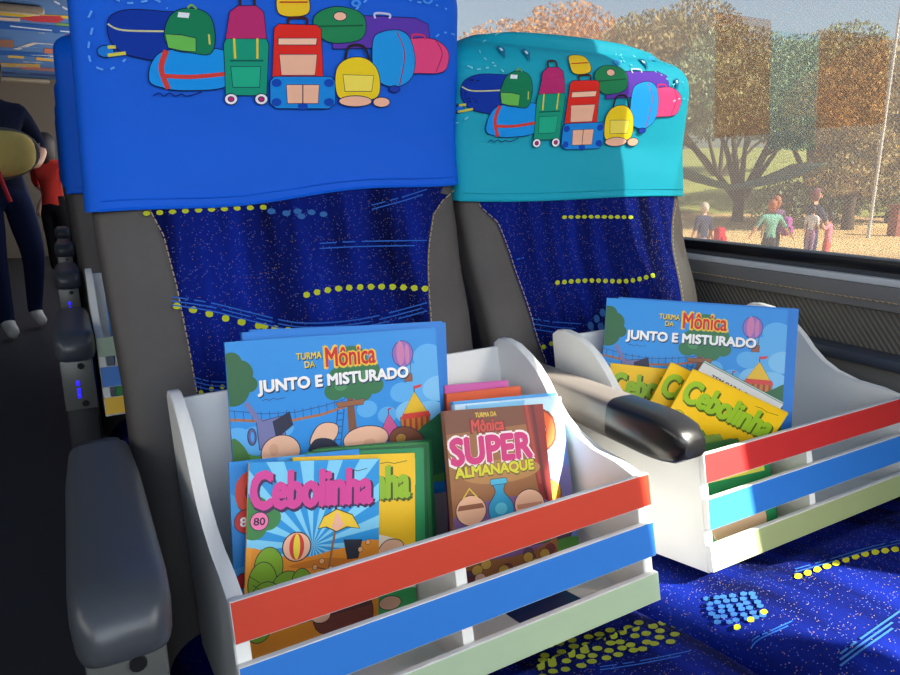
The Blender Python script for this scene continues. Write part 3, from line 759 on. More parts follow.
MB_ = Matrix.Translation((0.0, ROW, 0)) @ crate_matrix(.022, (.475, -.447))
crateB = crate('white crate on the second row seat, green, blue and yellow rails seen at its end', MB_, ('green', 'blue', 'yellow'))

# ================================================================== BOOKS
def pose(M, p):
    x, y, z, le, ya, ro = p
    cr, sr = math.cos(ro), math.sin(ro); cl, sl = math.cos(le), math.sin(le); cy, sy = math.cos(ya), math.sin(ya)
    Rr = Matrix(((cr, 0, sr), (0, 1, 0), (-sr, 0, cr))); Rl = Matrix(((1, 0, 0), (0, cl, sl), (0, -sl, cl))); Ry = Matrix(((cy, -sy, 0), (sy, cy, 0), (0, 0, 1)))
    return M @ (Matrix.Translation((x, y, z)) @ (Ry @ Rl @ Rr).to_4x4())
def book(name, label, cat, M, p, w, h, t, cc, group=None, art=None, spine=None, hard=.0008):
    root = thing(name, label, cat, group=group, M=pose(M, p))
    bm = bmesh.new()
    add_box(bm, 0, w, 0, hard, 0, h); add_box(bm, 0, w, t-hard, t, 0, h); add_box(bm, -.0002, hard, 0, t, 0, h, mi=1)
    from_bm('cover', bm, [pm(cc), pm(spine or cc)], root, smooth=False)
    box('pages', PAGES, root, hard, w-.0012, hard, t-hard, .0012, h-.0012)
    if art: art.build('cover_print', lambda u, v, d: Vector((u*w, -.0001-d, h-v*w)), root)
    return root

def art_landscape(r=.763):
    A = Art((0, 1, 0, r)); D = (24, 40, 80)
    A.rect_(0, 0, 1, r, (44, 146, 226)); 
    for x, y, q in ((.95, .14, .08), (.88, .22, .07), (.98, .26, .10), (.80, .30, .06), (.90, .33, .09), (.72, .40, .05), (.62, .36, .05), (.10, .44, .08), (.22, .40, .05), (.02, .42, .06)): A.ell(x, y, q, q*.8, (92, 176, 236))
    for x, y, q in ((1.0, .30, .09), (.84, .40, .08), (.94, .42, .09)): A.ell(x, y, q, q*.7, (128, 196, 240))
    for x, y, q in ((.02, .09, .045), (.05, .14, .06), (.02, .21, .07), (.09, .19, .035)): A.ell(x, y, q, q, (50, 104, 66))
    # rope bridge and tree house
    A.line([(0, .335), (.12, .355), (.26, .37), (.40, .36), (.52, .335)], .012, (176, 112, 70)); A.line([(0, .295), (.14, .325), (.28, .335), (.42, .32), (.52, .30)], .003, (40, 70, 140))
    for k in range(14): x = .02+k*.037; A.line([(x, .300+.02*math.sin(k/13*PI)), (x, .345+.02*math.sin(k/13*PI))], .0025, (40, 70, 140))
    for x, y, q in ((.50, .20, .06), (.56, .12, .075), (.63, .18, .065), (.66, .25, .05), (.47, .26, .05), (.56, .23, .09), (.60, .28, .05)): A.ell(x, y, q, q*.85, (52, 118, 76), 0)
    for x, y, q in ((.55, .13, .04), (.62, .2, .035), (.5, .24, .03)): A.ell(x, y, q, q*.7, (76, 146, 92))
    A.poly([(.525, .30), (.555, .30), (.57, .56), (.52, .56)], (128, 84, 60)); A.poly([(.47, .315), (.61, .31), (.60, .335), (.48, .335)], (156, 100, 66), .003, D)
    for q in (.478, .508): A.line([(q, .345), (q-.035, .56)], .006, (30, 96, 170))
    for k in range(7): A.line([(.474-.005*k, .365+.03*k), (.506-.005*k, .365+.03*k)], .005, (30, 96, 170))
    # tents
    A.poly([(.79, .42), (.865, .305), (.935, .42)], (236, 190, 44), .003, D); A.poly([(.785, .42), (.94, .42), (.93, .56), (.79, .56)], (214, 130, 50), .003, D)
    for k in range(5): A.poly([(.80+k*.03, .43), (.813+k*.03, .43), (.81+k*.03, .56), (.797+k*.03, .56)], (170, 70, 50))
    A.poly([(.80, .405), (.935, .405), (.945, .432), (.785, .432)], (222, 70, 60)); A.line([(.865, .305), (.865, .275)], .005, D); A.poly([(.865, .275), (.91, .27), (.90, .285), (.865, .292)], (214, 60, 70))
    A.poly([(.685, .47), (.725, .395), (.77, .47), (.76, .52), (.69, .52)], (214, 90, 150), .003, D); A.line([(.725, .395), (.725, .37)], .004, D); A.poly([(.725, .37), (.75, .365), (.725, .382)], (200, 60, 70))
    # balloon
    A.ell(.817, .115, .052, .062, (150, 108, 190), .003, oc=D); A.ell(.805, .11, .02, .058, (206, 126, 170)); A.ell(.84, .118, .012, .05, (206, 126, 170)); A.line([(.79, .165), (.828, .225)], .003, D); A.line([(.855, .165), (.85, .225)], .003, D); A.rect_(.82, .215, .858, .25, (156, 90, 60), .003, oc=D)
    # hills, purple can and sandy rocks at the foot
    A.blob([(0, .46), (.08, .50), (.25, .53), (.5, .54), (.8, .54), (1.0, .50), (1.0, .80), (0, .80)], (86, 150, 70)); A.blob([(.0, .42), (.05, .46), (.07, .54), (0, .56)], (70, 120, 60)); A.blob([(.86, .52), (.95, .45), (1.02, .44), (1.02, .7), (.86, .7)], (46, 110, 70))
    A.poly([(.11, .36), (.22, .345), (.235, .47), (.115, .48)], (120, 122, 172), .004, D); A.line([(.125, .365), (.07, .27)], .022, (120, 122, 172)); A.poly([(.18, .365), (.255, .33), (.265, .39), (.19, .44)], (44, 46, 70), .003, D); A.ell(.085, .42, .016, .035, (96, 98, 150), .004, oc=D); A.ell(.087, .42, .008, .022, (60, 156, 228))
    A.ell(.205, .505, .085, .075, (238, 188, 158), .004, oc=D); A.ell(.175, .49, .02, .028, (226, 172, 140)); A.blob([(.34, .49), (.37, .42), (.42, .40), (.47, .42), (.46, .47), (.41, .50)], (240, 190, 160), .004, D); A.blob([(.33, .54), (.36, .47), (.44, .48), (.47, .54)], (40, 46, 66)); A.ell(.605, .50, .11, .06, (240, 190, 160), .004, oc=D); A.ell(.62, .52, .03, .02, (228, 174, 144)); A.blob([(.72, .52), (.76, .47), (.84, .48), (.90, .54), (.88, .62), (.74, .62)], (140, 84, 60), .004, D); A.ell(.78, .52, .026, .022, (206, 150, 70), .003, oc=D)
    # lettering
    for dx, dy, c, e in ((.004, .005, (20, 60, 90), .035), (0, 0, (240, 212, 50), .02)):
        A.text('TURMA', .302+dx, .072+dy, .418+dx, .102+dy, c, e); A.text('DA', .338+dx, .112+dy, .385+dx, .140+dy, c, e)
    A.text('M\u00f4nica', .432, .052, .680, .150, (246, 200, 60), .06); A.text('M\u00f4nica', .437, .058, .675, .145, (210, 40, 40), .022)
    for dx, dy, c, e in ((.004, .006, (20, 50, 90), .055), (0, 0, (246, 246, 244), .042)): A.text('JUNTO E MISTURADO', .125+dx, .180+dy, .838+dx, .246+dy, c, e, slope=-.002)
    A.line([(.14, .268), (.155, .262), (.17, .269), (.19, .262), (.205, .269), (.24, .264)], .003, (30, 60, 120))
    return A
def art_beach(title=(214, 64, 150), num='80'):
    r = 1.42; A = Art((0, 1, 0, r)); D = (30, 30, 50)
    A.rect_(0, 0, 1, r, (30, 148, 218))
    for k in range(18):
        a = k*2*PI/18; A.poly([(.48, .62), (.48+1.6*math.cos(a), .62+1.6*math.sin(a)), (.48+1.6*math.cos(a+.17), .62+1.6*math.sin(a+.17))], (126, 206, 240))
    for x, y, q in ((.05, .33, .10), (.14, .40, .10), (.05, .47, .09), (.18, .33, .06)): A.ell(x, y, q, q*.9, (58, 128, 66))
    A.blob([(-.05, .66), (.25, .68), (.45, .70), (.7, .66), (1.05, .68), (1.05, 1.5), (-.05, 1.5)], (232, 146, 40)); A.blob([(.3, .76), (.6, .72), (.9, .78), (.7, .80)], (210, 120, 30)); A.rect_(0, .60, .035, 1.42, (236, 160, 50))
    for x, y, q, w_ in ((.16, .75, .10, .14), (.12, .86, .10, .15), (.30, .93, .12, .14), (.15, 1.0, .12, .15), (.40, .88, .07, .10), (.10, 1.12, .10, .14)): A.ell(x, y, q, w_, (126, 170, 40), .006, oc=D)
    for k in range(5): A.line([(.03+k*.02, .80+k*.06), (.10+k*.02, .85+k*.06)], .006, (60, 100, 30))
    # generic beach things where figures ran: ball, bucket, parasol
    A.ell(.36, .62, .10, .10, (240, 186, 156), .008, oc=D); A.ell(.36, .62, .055, .095, (214, 60, 50)); A.ell(.36, .62, .025, .092, (240, 214, 60)); 
    A.line([(.66, .46), (.60, .82)], .016, (150, 100, 60)); A.poly([(.52, .50), (.56, .42), (.66, .37), (.78, .42), (.84, .52), (.74, .50), (.66, .53), (.58, .49)], (240, 200, 50), .008, D); A.poly([(.62, .50), (.66, .38), (.72, .49), (.66, .53)], (238, 178, 150)); A.poly([(.72, .60), (.86, .61), (.83, .74), (.75, .74)], (40, 44, 60), .006, D)
    for x, y in ((.50, .78), (.55, .74), (.85, .68), (.91, .63), (.62, .80)): A.ell(x, y, .018, .018, (236, 176, 120), .004, oc=D)
    for a in (-1.2, 1.2): A.line([(.66, .82), (.66+.16*math.sin(a), .82-.10*math.cos(a))], .008, (110, 60, 40))
    A.ell(.70, .92, .13, .07, (240, 190, 160), .006, oc=D); A.blob([(.5, 1.05), (.65, 1.0), (.85, 1.0), (.95, 1.1), (.9, 1.25), (.55, 1.25)], (120, 60, 50), .006, D); A.line([(.35, 1.16), (.95, 1.08)], .03, (90, 50, 50)); A.ell(.55, 1.13, .07, .05, (240, 190, 160), .006, oc=D)
    A.line([(.74, .085), (.78, .075), (.82, .088), (.90, .07)], .005, D)
    A.text('Cebolinha', .035, .085, .945, .345, (60, 30, 80), .075, slope=.0); A.text('Cebolinha', .025, .072, .932, .330, title, .05)
    A.ell(.085, .42, .062, .062, (236, 120, 170), .006, oc=D); A.text(num, .045, .395, .125, .447, (60, 20, 60), .03)
    return A
def art_blue80():
    r = 1.42; A = Art((0, 1, 0, r)); D = (30, 30, 50)
    A.rect_(0, 0, 1, r, (36, 140, 220))
    for k in range(7): A.poly([(.5, .7), (.5+1.4*math.cos(k*.9), .7+1.4*math.sin(k*.9)), (.5+1.4*math.cos(k*.9+.3), .7+1.4*math.sin(k*.9+.3))], (70, 166, 232))
    A.text('Cebolinha', .04, .10, 1.9, .36, (150, 30, 30), .07) if False else None
    for dx, dy, c, e in ((.012, .012, (110, 20, 30), .08), (0, 0, (224, 70, 50), .06)): A.text('Ce', .05+dx, .09+dy, .40+dx, .38+dy, c, e)
    A.line([(.20, .40), (.24, .52), (.12, .62), (.22, .74), (.10, .82), (.16, .95)], .035, (206, 60, 50)); A.ell(.11, .44, .09, .085, (214, 44, 44), .006, oc=D); A.text('80', .06, .41, .16, .475, (246, 246, 246), .03)
    A.ell(.07, .86, .06, .05, (214, 30, 40), .006, oc=D); A.rect_(.04, .98, .28, 1.16, (40, 40, 60), .005, .03, D); A.rect_(.10, 1.04, .22, 1.12, (236, 180, 150)); A.blob([(.05, 1.22), (.2, 1.2), (.4, 1.25), (.4, 1.42), (.05, 1.42)], (60, 50, 140)); A.poly([(.2, .62), (.28, .56), (.32, .62), (.27, .72)], (36, 36, 60))
    return A
def art_yellow(title=(150, 190, 40), num='75'):
    r = 1.42; A = Art((0, 1, 0, r)); D = (40, 50, 20)
    A.rect_(0, 0, 1, r, (244, 196, 24)); A.ell(.50, 1.06, .60, .46, (246, 236, 214)); A.blob([(-.05, 1.10), (.2, 1.06), (.5, 1.12), (.8, 1.08), (1.05, 1.1), (1.05, 1.5), (-.05, 1.5)], (60, 170, 90))
    A.ell(.50, .72, .13, .12, (250, 240, 222)); A.ell(.86, .86, .12, .10, (246, 238, 220))
    # generic little shapes in place of figures
    A.blob([(.16, .74), (.22, .66), (.32, .68), (.34, .78), (.26, .84), (.18, .82)], (236, 184, 150), .007, D); A.blob([(.20, .84), (.26, .80), (.33, .84), (.32, .92), (.21, .92)], (244, 200, 40), .006, D)
    A.blob([(.42, .66), (.50, .56), (.62, .60), (.66, .72), (.58, .80), (.44, .78)], (240, 190, 50), .007, D); A.poly([(.42, .80), (.62, .78), (.66, .96), (.40, .96)], (40, 160, 226), .006, D); A.ell(.54, .72, .06, .055, (240, 186, 152))
    A.blob([(.68, .76), (.76, .68), (.88, .70), (.90, .82), (.80, .88), (.70, .86)], (236, 184, 150), .007, D); A.poly([(.70, .89), (.88, .88), (.92, 1.04), (.68, 1.04)], (222, 50, 44), .006, D)
    for x in (.2, .5, .78): A.ell(x, 1.16, .09, .05, (240, 184, 150), .006, oc=D)
    A.line([(.70, .075), (.76, .065), (.82, .078), (.93, .06)], .005, D)
    A.text('Cebolinha', .055, .112, .96, .36, (70, 90, 20), .075); A.text('Cebolinha', .04, .10, .945, .345, title, .05)
    A.ell(.10, .53, .068, .068, (200, 206, 40), .006, oc=D); A.text(num, .06, .505, .14, .56, (40, 60, 20), .03)
    return A
def art_brown():
    r = 1.6; A = Art((0, 1, 0, r)); D = (50, 24, 24)
    A.rect_(0, 0, 1, r, (150, 96, 52)); A.poly([(0, 0), (1, 0), (1, .16), (0, .20)], (116, 62, 40))
    A.poly([(.78, 0), (1, 0), (1, 1.1), (.90, 1.05), (.84, .6)], (140, 34, 34)); A.poly([(.86, 0), (.90, 0), (.96, 1.0), (.93, 1.0)], (96, 20, 26)); A.poly([(.80, 0), (.83, 0), (.90, .7), (.87, .7)], (170, 60, 46))
    A.ell(.5, 1.02, .6, .25, (120, 84, 140)); A.ell(.5, .55, .40, .10, (176, 124, 66))
    A.text('TURMA DA', .29, .035, .50, .075, (224, 190, 60), .03); A.text('M\u00f4nica', .235, .088, .575, .205, (120, 20, 24), .07); A.text('M\u00f4nica', .245, .095, .565, .198, (214, 70, 60), .03)
    A.text('SUPER', .02, .235, .835, .465, (240, 226, 226), .09); A.text('SUPER', .03, .243, .825, .455, (206, 36, 116), .06)
    A.text('ALMANAQUE', .045, .475, .835, .590, (90, 80, 20), .07); A.text('ALMANAQUE', .05, .48, .83, .580, (214, 206, 40), .045)
    # generic toy shapes in the place of the figures
    A.blob([(.40, .64), (.52, .64), (.50, .72), (.58, .84), (.54, .98), (.38, .98), (.34, .84), (.42, .72)], (30, 154, 196), .006, D); A.rect_(.38, .61, .54, .655, (60, 180, 212), .005, .01, D); A.ell(.46, .86, .06, .05, (90, 196, 220))
    A.ell(.17, .84, .14, .12, (238, 186, 150), .007, oc=D); A.poly([(.06, .79), (.28, .79), (.30, .83), (.04, .83)], (150, 90, 60)); A.line([(.10, .74), (.17, .66), (.24, .74)], .014, (236, 196, 60))
    A.rect_(.04, 1.0, .36, 1.24, (214, 50, 44), .007, .02, D); A.line([(.20, 1.0), (.20, 1.24)], .03, (240, 150, 120)); A.ell(.75, .86, .15, .125, (240, 190, 156), .007, oc=D); A.poly([(.62, .85), (.88, .85), (.88, .89), (.62, .89)], (206, 140, 110)); A.rect_(.60, 1.0, .93, 1.2, (70, 110, 60), .007, .03, D)
    rr = random.Random(9)
    for k in range(26): A.ell(rr.uniform(.05, .95), rr.uniform(1.26, 1.52), .05, .04, rr.choice([(200, 160, 70), (120, 50, 60), (220, 180, 160), (90, 60, 90)]), .004, oc=D)
    return A
def art_o():
    r = 1.6; A = Art((0, 1, 0, r)); D = (30, 30, 60)
    A.rect_(0, 0, 1, r, (120, 196, 236)); A.poly([(.6, 0), (1, 0), (1, .32), (.5, .8), (.5, .3)], (190, 228, 244)); A.poly([(1, .35), (1, 1.6), (.4, 1.6), (.5, .86)], (110, 140, 200))
    for x, y, q in ((.95, .72, .09), (.86, .82, .10), (.97, .86, .12), (.9, 1.0, .14), (.78, .98, .1), (.7, 1.1, .12)): A.ell(x, y, q, q, (134, 128, 184))
    A.text('O', .58, .12, .87, .45, (140, 50, 20), .10); A.text('O', .59, .13, .86, .44, (238, 100, 40), .07)
    A.ell(.54, .55, .08, .10, (240, 214, 40), .006, oc=D); A.ell(.72, .86, .15, .13, (240, 140, 30), .008, oc=D); A.ell(.78, .83, .09, .08, (246, 180, 50)); A.blob([(.66, .99), (.80, 1.0), (.92, .94), (.90, 1.08), (.74, 1.16), (.62, 1.1)], (34, 34, 40)); A.ell(.82, 1.22, .12, .09, (90, 70, 90)); A.blob([(.4, 1.3), (.7, 1.28), (1.02, 1.3), (1.02, 1.62), (.4, 1.62)], (90, 160, 70)); A.ell(.62, 1.36, .09, .08, (220, 90, 60), .006, oc=D)
    return A
def art_green(t=True):
    r = 1.42; A = Art((0, 1, 0, r)); D = (16, 50, 30)
    A.rect_(0, 0, 1, r, (30, 140, 84)); A.rect_(.10, .08, .92, .30, (230, 220, 90)); A.ell(.5, .75, .36, .30, (230, 196, 160), .006, oc=D); A.blob([(.2, 1.1), (.5, 1.0), (.85, 1.08), (.9, 1.3), (.15, 1.3)], (90, 180, 60)); A.rect_(.45, 1.28, 1, 1.42, (236, 236, 230)); A.text('DE ESPECIAL', .50, 1.31, .95, 1.36, (20, 20, 24), .02)
    return A
# --- left crate, left compartment: four landscape books resting on the divider, comics in front
BIG = ('picture_book', 'book'); WJ, HJ, TJ = .262, .200, .0055
JC = (40, 140, 222)
jl = [('front sky blue picture book in the left crate, its whole title in view', (.0450, .194, .150, .0, -.035, .062)),
      ('second sky blue picture book in the left crate, just behind the front one', (.0520, .2045, .150, .0, -.035, .098)),
      ('third sky blue picture book in the left crate, its top left corner stepping rightwards', (.0665, .2145, .158, .0, -.02, .070)),
      ('rearmost sky blue picture book in the left crate, against the back board', (.0740, .2235, .160, .0, -.012, .088))]
for i, (lb, p) in enumerate(jl):
    book('picture_book', lb, 'book', ML, p, .250, HJ, TJ, (30, 128, 216) if i else JC, 'sky blue picture books in the left crate', art_landscape() if i == 0 else None)
WC = .135
book('comic_book', 'blue comic with big pink title and green bushes, frontmost in the left crate', 'comic', ML, (.014, .094, .034, .118, -.027, .182), WC, .203, .005, (40, 150, 216), 'comics in the left crate', art_beach(), spine=(236, 160, 50))
book('comic_book', 'blue comic with red title letters and red 80 badge at left edge of left crate', 'comic', ML, (.0135, .113, .026, .118, -.027, .105), WC, .209, .005, (36, 140, 220), 'comics in the left crate', art_blue80())
book('comic_book', 'yellow comic with green title letter right behind the pink titled comic', 'comic', ML, (.062, .1045, .027, .118, -.027, .172), WC, .203, .005, (240, 190, 30), 'comics in the left crate', art_yellow())
gl = ['green comic with pale lettering on its spine beside the yellow comic', 'dark green comic second from the yellow comic in the left crate', 'mid green comic third from the yellow comic in the left crate', 'dark green comic at the right end of the left comic row']
for i, lb in enumerate(gl):
    book('comic_book', lb, 'comic', ML, (.0795+.0094*i, .1145+.0068*i, .024, .112, -.03, .160-.012*i), WC, .205-.001*i, .0065, [(34, 150, 90), (20, 96, 56), (52, 140, 74), (24, 92, 52)][i], 'green comics in the left crate', art_green() if i == 0 else None)
# --- left crate, right compartment
book('comic_book', 'brown glossy comic with magenta title in the left crate', 'comic', ML, (.2455, .082, .026, .162, .0, .1166), .135, .221, .009, (130, 60, 40), 'comics in the left crate', art_brown(), spine=(160, 110, 80))
book('comic_book', 'pale blue comic with orange letter O standing behind the brown comic', 'comic', ML, (.2875, .098, .0224, .157, -.02, .0932), .135, .222, .005, (120, 196, 236), 'comics in the left crate', art_o())
tl = [('thin white edged comic with pale blue back directly behind the brown comic', (.272, .100, .024, .155, .0, .10), (190, 220, 236), .224, .145),
      ('blue comic behind the brown comic, only its top edge showing', (.276, .110, .024, .155, -.01, .095), (64, 156, 220), .226, .148),
      ('orange comic standing behind the blue comic tops in the left crate', (.296, .184, .018, .02, .0, .075), (232, 96, 50), .232, .112),
      ('magenta comic rearmost in the right half of the left crate', (.298, .199, .018, .02, .0, .09), (206, 90, 170), .241, .097)]
for lb, p, c, h, w in tl: book('comic_book', lb, 'comic', ML, p, w, h, .0075, c, 'comics in the left crate')
book('booklet', 'small navy booklet lying on the floor of the left crate', 'book', ML @ Matrix.Translation((.30, .03, .0095)), (0, 0, 0, PI/2-.0, .0, 0), .085, .06, .003, (22, 52, 110))
# --- right crate
jr = [('front sky blue picture book in the right crate behind the yellow comics', (.0342, .2300, .1472, .1274, -.640, .1698)),
      ('middle sky blue picture book in the right crate, edge peeping out at right', (.0560, .2280, .1462, .1274, -.640, .1698)),
      ('rearmost sky blue picture book in the right crate', (.0640, .2360, .1462, .1274, -.640, .1698))]
for i, (lb, p) in enumerate(jr):
    book('picture_book', lb, 'book', MR, p, WJ, HJ, TJ, (30, 128, 216) if i else JC, 'sky blue picture books in the right crate', art_landscape() if i == 0 else None)
book('comic_book', 'front yellow comic with long green title, tilted in the right crate', 'comic', MR, (.050, .196, .060, -.20, -.86, .545), WC, .209, .005, (240, 190, 24), 'yellow comics in the right crate', art_yellow())
book('comic_book', 'second yellow comic tilted just left behind the front one in the right crate', 'comic', MR, (.030, .212, .070, -.10, -.70, .535), WC, .202, .005, (240, 190, 24), 'yellow comics in the right crate', art_yellow())
book('comic_book', 'third yellow comic at the far left of the right crate, mostly hidden', 'comic', MR, (.016, .222, .060, .02, -.62, .20), WC, .190, .005, (236, 190, 30), 'yellow comics in the right crate', art_yellow())
def art_white():
    A = Art((0, 1, 0, 1.42)); A.rect_(0, 0, 1, 1.42, (40, 120, 80)); A.rect_(0, 0, 1, .32, (232, 236, 238))
    for k, t in enumerate(('TEM PARA O', 'A TURMA DE')): A.text(t, .16, .08+.1*k, .62, .135+.1*k, (40, 44, 60), .02)
    return A
book('comic_book', 'white headed comic with black lettering peeking above the yellow comics', 'comic', MR, (.066, .207, .068, -.17, -.82, .60), .12, .212, .004, (60, 130, 90), 'pale comics in the right crate', art_white())
book('comic_book', 'white headed comic behind the lettered one above the yellow comics', 'comic', MR, (.074, .212, .068, -.15, -.82, .60), .12, .212, .004, (60, 130, 90), 'pale comics in the right crate', art_white())
for i in range(4):
    book('comic_book', ['light green comic standing behind the lowest rails of the right crate', 'dark green comic next to the light green one in the right crate', 'olive green comic second from the divider in the right crate', 'green comic against the divider of the right crate'][i], 'comic', MR,
         (.040+.016*i, .050+.012*i, .012, .10, -.10, .02), WC, .118+.006*i, .006, [(96, 170, 70), (50, 110, 60), (120, 150, 60), (60, 130, 60)][i], 'green comics in the right crate', art_green() if i == 0 else None)
# --- crate on the row behind
book('comic_book', 'yellow comic poking out of the crate on the second row', 'comic', MB_, (.02, .05, .02, .1, 0, .12), WC, .20, .006, (240, 190, 24), 'comics in the rear crate', art_yellow())
book('picture_book', 'blue picture book at the back of the crate on the second row', 'book', MB_, (.03, .12, .02, .1, 0, .0), .16, .22, .006, (40, 140, 222), 'comics in the rear crate')

# ================================================================== PEOPLE
def skin_person(name, label, loc, H, face, joints, mats_, hair=None, extra=None, group=None):
    """joints: name -> (x,y,z,r,parent,matindex); metres for a person 1.0 tall, z up, facing -y"""
    root = thing(name, label, 'person', loc, group); root.rotation_euler = (0, 0, face)
    names = list(joints); me = bpy.data.meshes.new('body'); idx = {n: i for i, n in enumerate(names)}
    V = [Vector(joints[n][:3])*H for n in names]; Ed = [(idx[joints[n][4]], idx[n]) for n in names if joints[n][4]]
    me.from_pydata(V, Ed, []); o = bpy.data.objects.new('body', me); COL.objects.link(o)
    md = o.modifiers.new('skin', 'SKIN'); md.use_smooth_shade = True; md.branch_smoothing = .3
    sv = me.skin_vertices[0].data
    for n in names:
        r = joints[n][3]; r = r if isinstance(r, tuple) else (r, r)
        sv[idx[n]].radius = (r[0]*H, r[1]*H); sv[idx[n]].use_root = (n == 'pelvis')
    o.modifiers.new('sub', 'SUBSURF').levels = 1
    dg = bpy.context.evaluated_depsgraph_get(); m2 = bpy.data.meshes.new_from_object(o.evaluated_get(dg)); bpy.data.objects.remove(o)
    for x in mats_: m2.materials.append(x)
    segs = [(V[idx[joints[n][4]]], V[idx[n]], joints[n][5], joints[n][3] if not isinstance(joints[n][3], tuple) else joints[n][3][0]) for n in names if joints[n][4]]
    for p in m2.polygons:
        c = p.center; best = 1e9
        for a, b, mi, r in segs:
            d = b-a; t = max(0, min(1, (c-a).dot(d)/max(1e-9, d.length_squared))); q = (c-(a+d*t)).length-r*H*.6
            if q < best: best = q; p.material_index = mi
        p.use_smooth = True
    link(bpy.data.objects.new('body', m2), root)
    hd = Vector(joints['head'][:3])*H
    if hair:
        bm = bmesh.new(); bmesh.ops.create_icosphere(bm, subdivisions=3, radius=1)
        for v in list(bm.verts):
            if v.co.y < -.35 and v.co.z < .45: bm.verts.remove(v)
        for v in bm.verts:
            q = v.co.copy(); ln = hair[1] if q.z < 0 else 1.0
            v.co = hd+Vector((q.x*.058, q.y*.066+.008, q.z*.075*ln+.010))*H*(1+.04*noise.noise(q*4))
        ho = from_bm('hair', bm, hair[0], root)
        sm = ho.modifiers.new('thick', 'SOLIDIFY'); sm.thickness = .01*H
    # face
    bm = bmesh.new()
    for s in (-1, 1): bmesh.ops.create_uvsphere(bm, u_segments=8, v_segments=6, radius=.007*H, matrix=Matrix.Translation(hd+Vector((s*.02, -.052, .006))*H))
    from_bm('eyes', bm, mat('dark_eye', (30, 24, 22), rough=.3), root)
    bm = bmesh.new(); bmesh.ops.create_cone(bm, segments=8, radius1=.010*H, radius2=.004*H, depth=.03*H, cap_ends=True, matrix=Matrix.Translation(hd+Vector((0, -.058, -.010))*H)); from_bm('nose', bm, mats_[0], root)
    return root
def base_pose(**k):
    J = {'pelvis': (0, 0, .53, (.085, .065), None, 2), 'waist': (0, 0, .62, (.075, .055), 'pelvis', 1), 'chest': (0, 0, .74, (.09, .06), 'waist', 1), 'neck0': (0, 0, .82, .035, 'chest', 1), 'neck': (0, .0, .86, .030, 'neck0', 0), 'head': (0, -.01, .925, (.052, .060), 'neck', 0), 'crown': (0, -.005, .965, .046, 'head', 0)}
    for s, n in ((-1, 'r'), (1, 'l')):
        J['sh'+n] = (s*.10, 0, .79, .042, 'chest', 1); J['el'+n] = (s*.135, .01, .64, .030, 'sh'+n, 1); J['wr'+n] = (s*.145, -.03, .51, .020, 'el'+n, 0); J['hd'+n] = (s*.147, -.038, .475, (.022, .012), 'wr'+n, 0)
        for f_, (dx, dz) in enumerate(((-.016, -.046), (-.006, -.055), (.005, -.052), (.014, -.043))): J['f%d%s' % (f_, n)] = (s*.147+dx*.5, -.044+dx, .475+dz, .006, 'hd'+n, 0)
        J['th'+n] = (s*.147-s*.012, -.064, .462, .007, 'hd'+n, 0)
        J['hip'+n] = (s*.048, 0, .48, .062, 'pelvis', 2); J['kn'+n] = (s*.052, -.008, .27, .042, 'hip'+n, 2); J['an'+n] = (s*.054, .008, .05, .026, 'kn'+n, 2); J['to'+n] = (s*.058, -.085, .022, (.026, .020), 'an'+n, 3)
    for n, v in k.items():
        J[n] = tuple(v)+tuple(J[n][3:]) if len(v) == 3 else v
    return J
SKIN1 = mat('skin_tan', (206, 150, 118), rough=.6); SKIN2 = mat('skin_light', (226, 176, 150), rough=.6)
def cloth(n, c): return mat('cloth_'+n, c, rough=.85, spec=.1, noise_amt=.1, nscale=30, bump=.2, bscale=150)
HAIRD = mat('dark_brown_hair', (38, 28, 26), rough=.6); HAIRL = mat('grey_blond_hair', (206, 190, 176), rough=.7); HAIRR = mat('auburn_hair', (168, 92, 50), rough=.6)
J = base_pose(knl=(.06, -.06, .28), anl=(.06, .02, .05), tol=(.06, -.06, .02), knr=(-.07, -.07, .27), anr=(-.075, -.12, .045), tor=(-.08, -.20, .02), ell=(.15, .0, .66), wrl=(.10, -.09, .60), hdl=(.075, -.11, .60))
for f_ in range(4): J['f%dl' % f_] = (.05-.004*f_, -.118, .612-.011*f_, .006, 'hdl', 0)
J['thl'] = (.07, -.112, .628, .007, 'hdl', 0)
adult = skin_person('person', 'adult in dark navy hoodie and trousers standing in the aisle with a yellow bag', (-.34, 5.15, FLOOR), 1.74, math.radians(20), J, [SKIN1, cloth('navy_top', (24, 30, 52)), cloth('navy_trousers', (26, 34, 66)), mat('pale_shoe', (206, 204, 198), rough=.6)], (HAIRD, 1.5))
b = thing('shoulder_bag', 'yellow bag with grey rim hanging at the hip of the adult in navy', 'bag', (-.315, 4.86, .10))
bm = bmesh.new(); bmesh.ops.create_uvsphere(bm, u_segments=24, v_segments=14, radius=1)
for v in bm.verts: v.co = Vector((math.copysign(abs(v.co.x)**.8, v.co.x)*.21, v.co.y*.07, math.copysign(abs(v.co.z)**.75, v.co.z)*.135+.02*v.co.x))
from_bm('pouch', bm, cloth('mustard', (244, 214, 124)), b)
bm = bmesh.new(); add_tube(bm, [(.212*math.cos(a), -.0, .137*math.sin(a)+.02*math.cos(a)) for a in [2*PI*k/30 for k in range(31)]], .016, 8, cap=False); from_bm('rim', bm, cloth('grey_rim', (110, 108, 104)), b)
tube('strap', cloth('red_strap', (200, 60, 70)), b, [(.0, -.07, -.09), (.02, -.075, -.18), (.04, -.07, -.27)], .012)
J = base_pose(ell=(.14, -.05, .66), wrl=(.10, -.10, .58))
skin_person('person', 'girl with long dark hair, red shirt and black shorts standing farther down the aisle', (-.09, 7.8, FLOOR), 1.36, math.radians(150), J, [SKIN2, cloth('red_shirt', (206, 60, 50)), cloth('black_shorts', (22, 22, 26)), BLACKP], (HAIRD, 2.4))

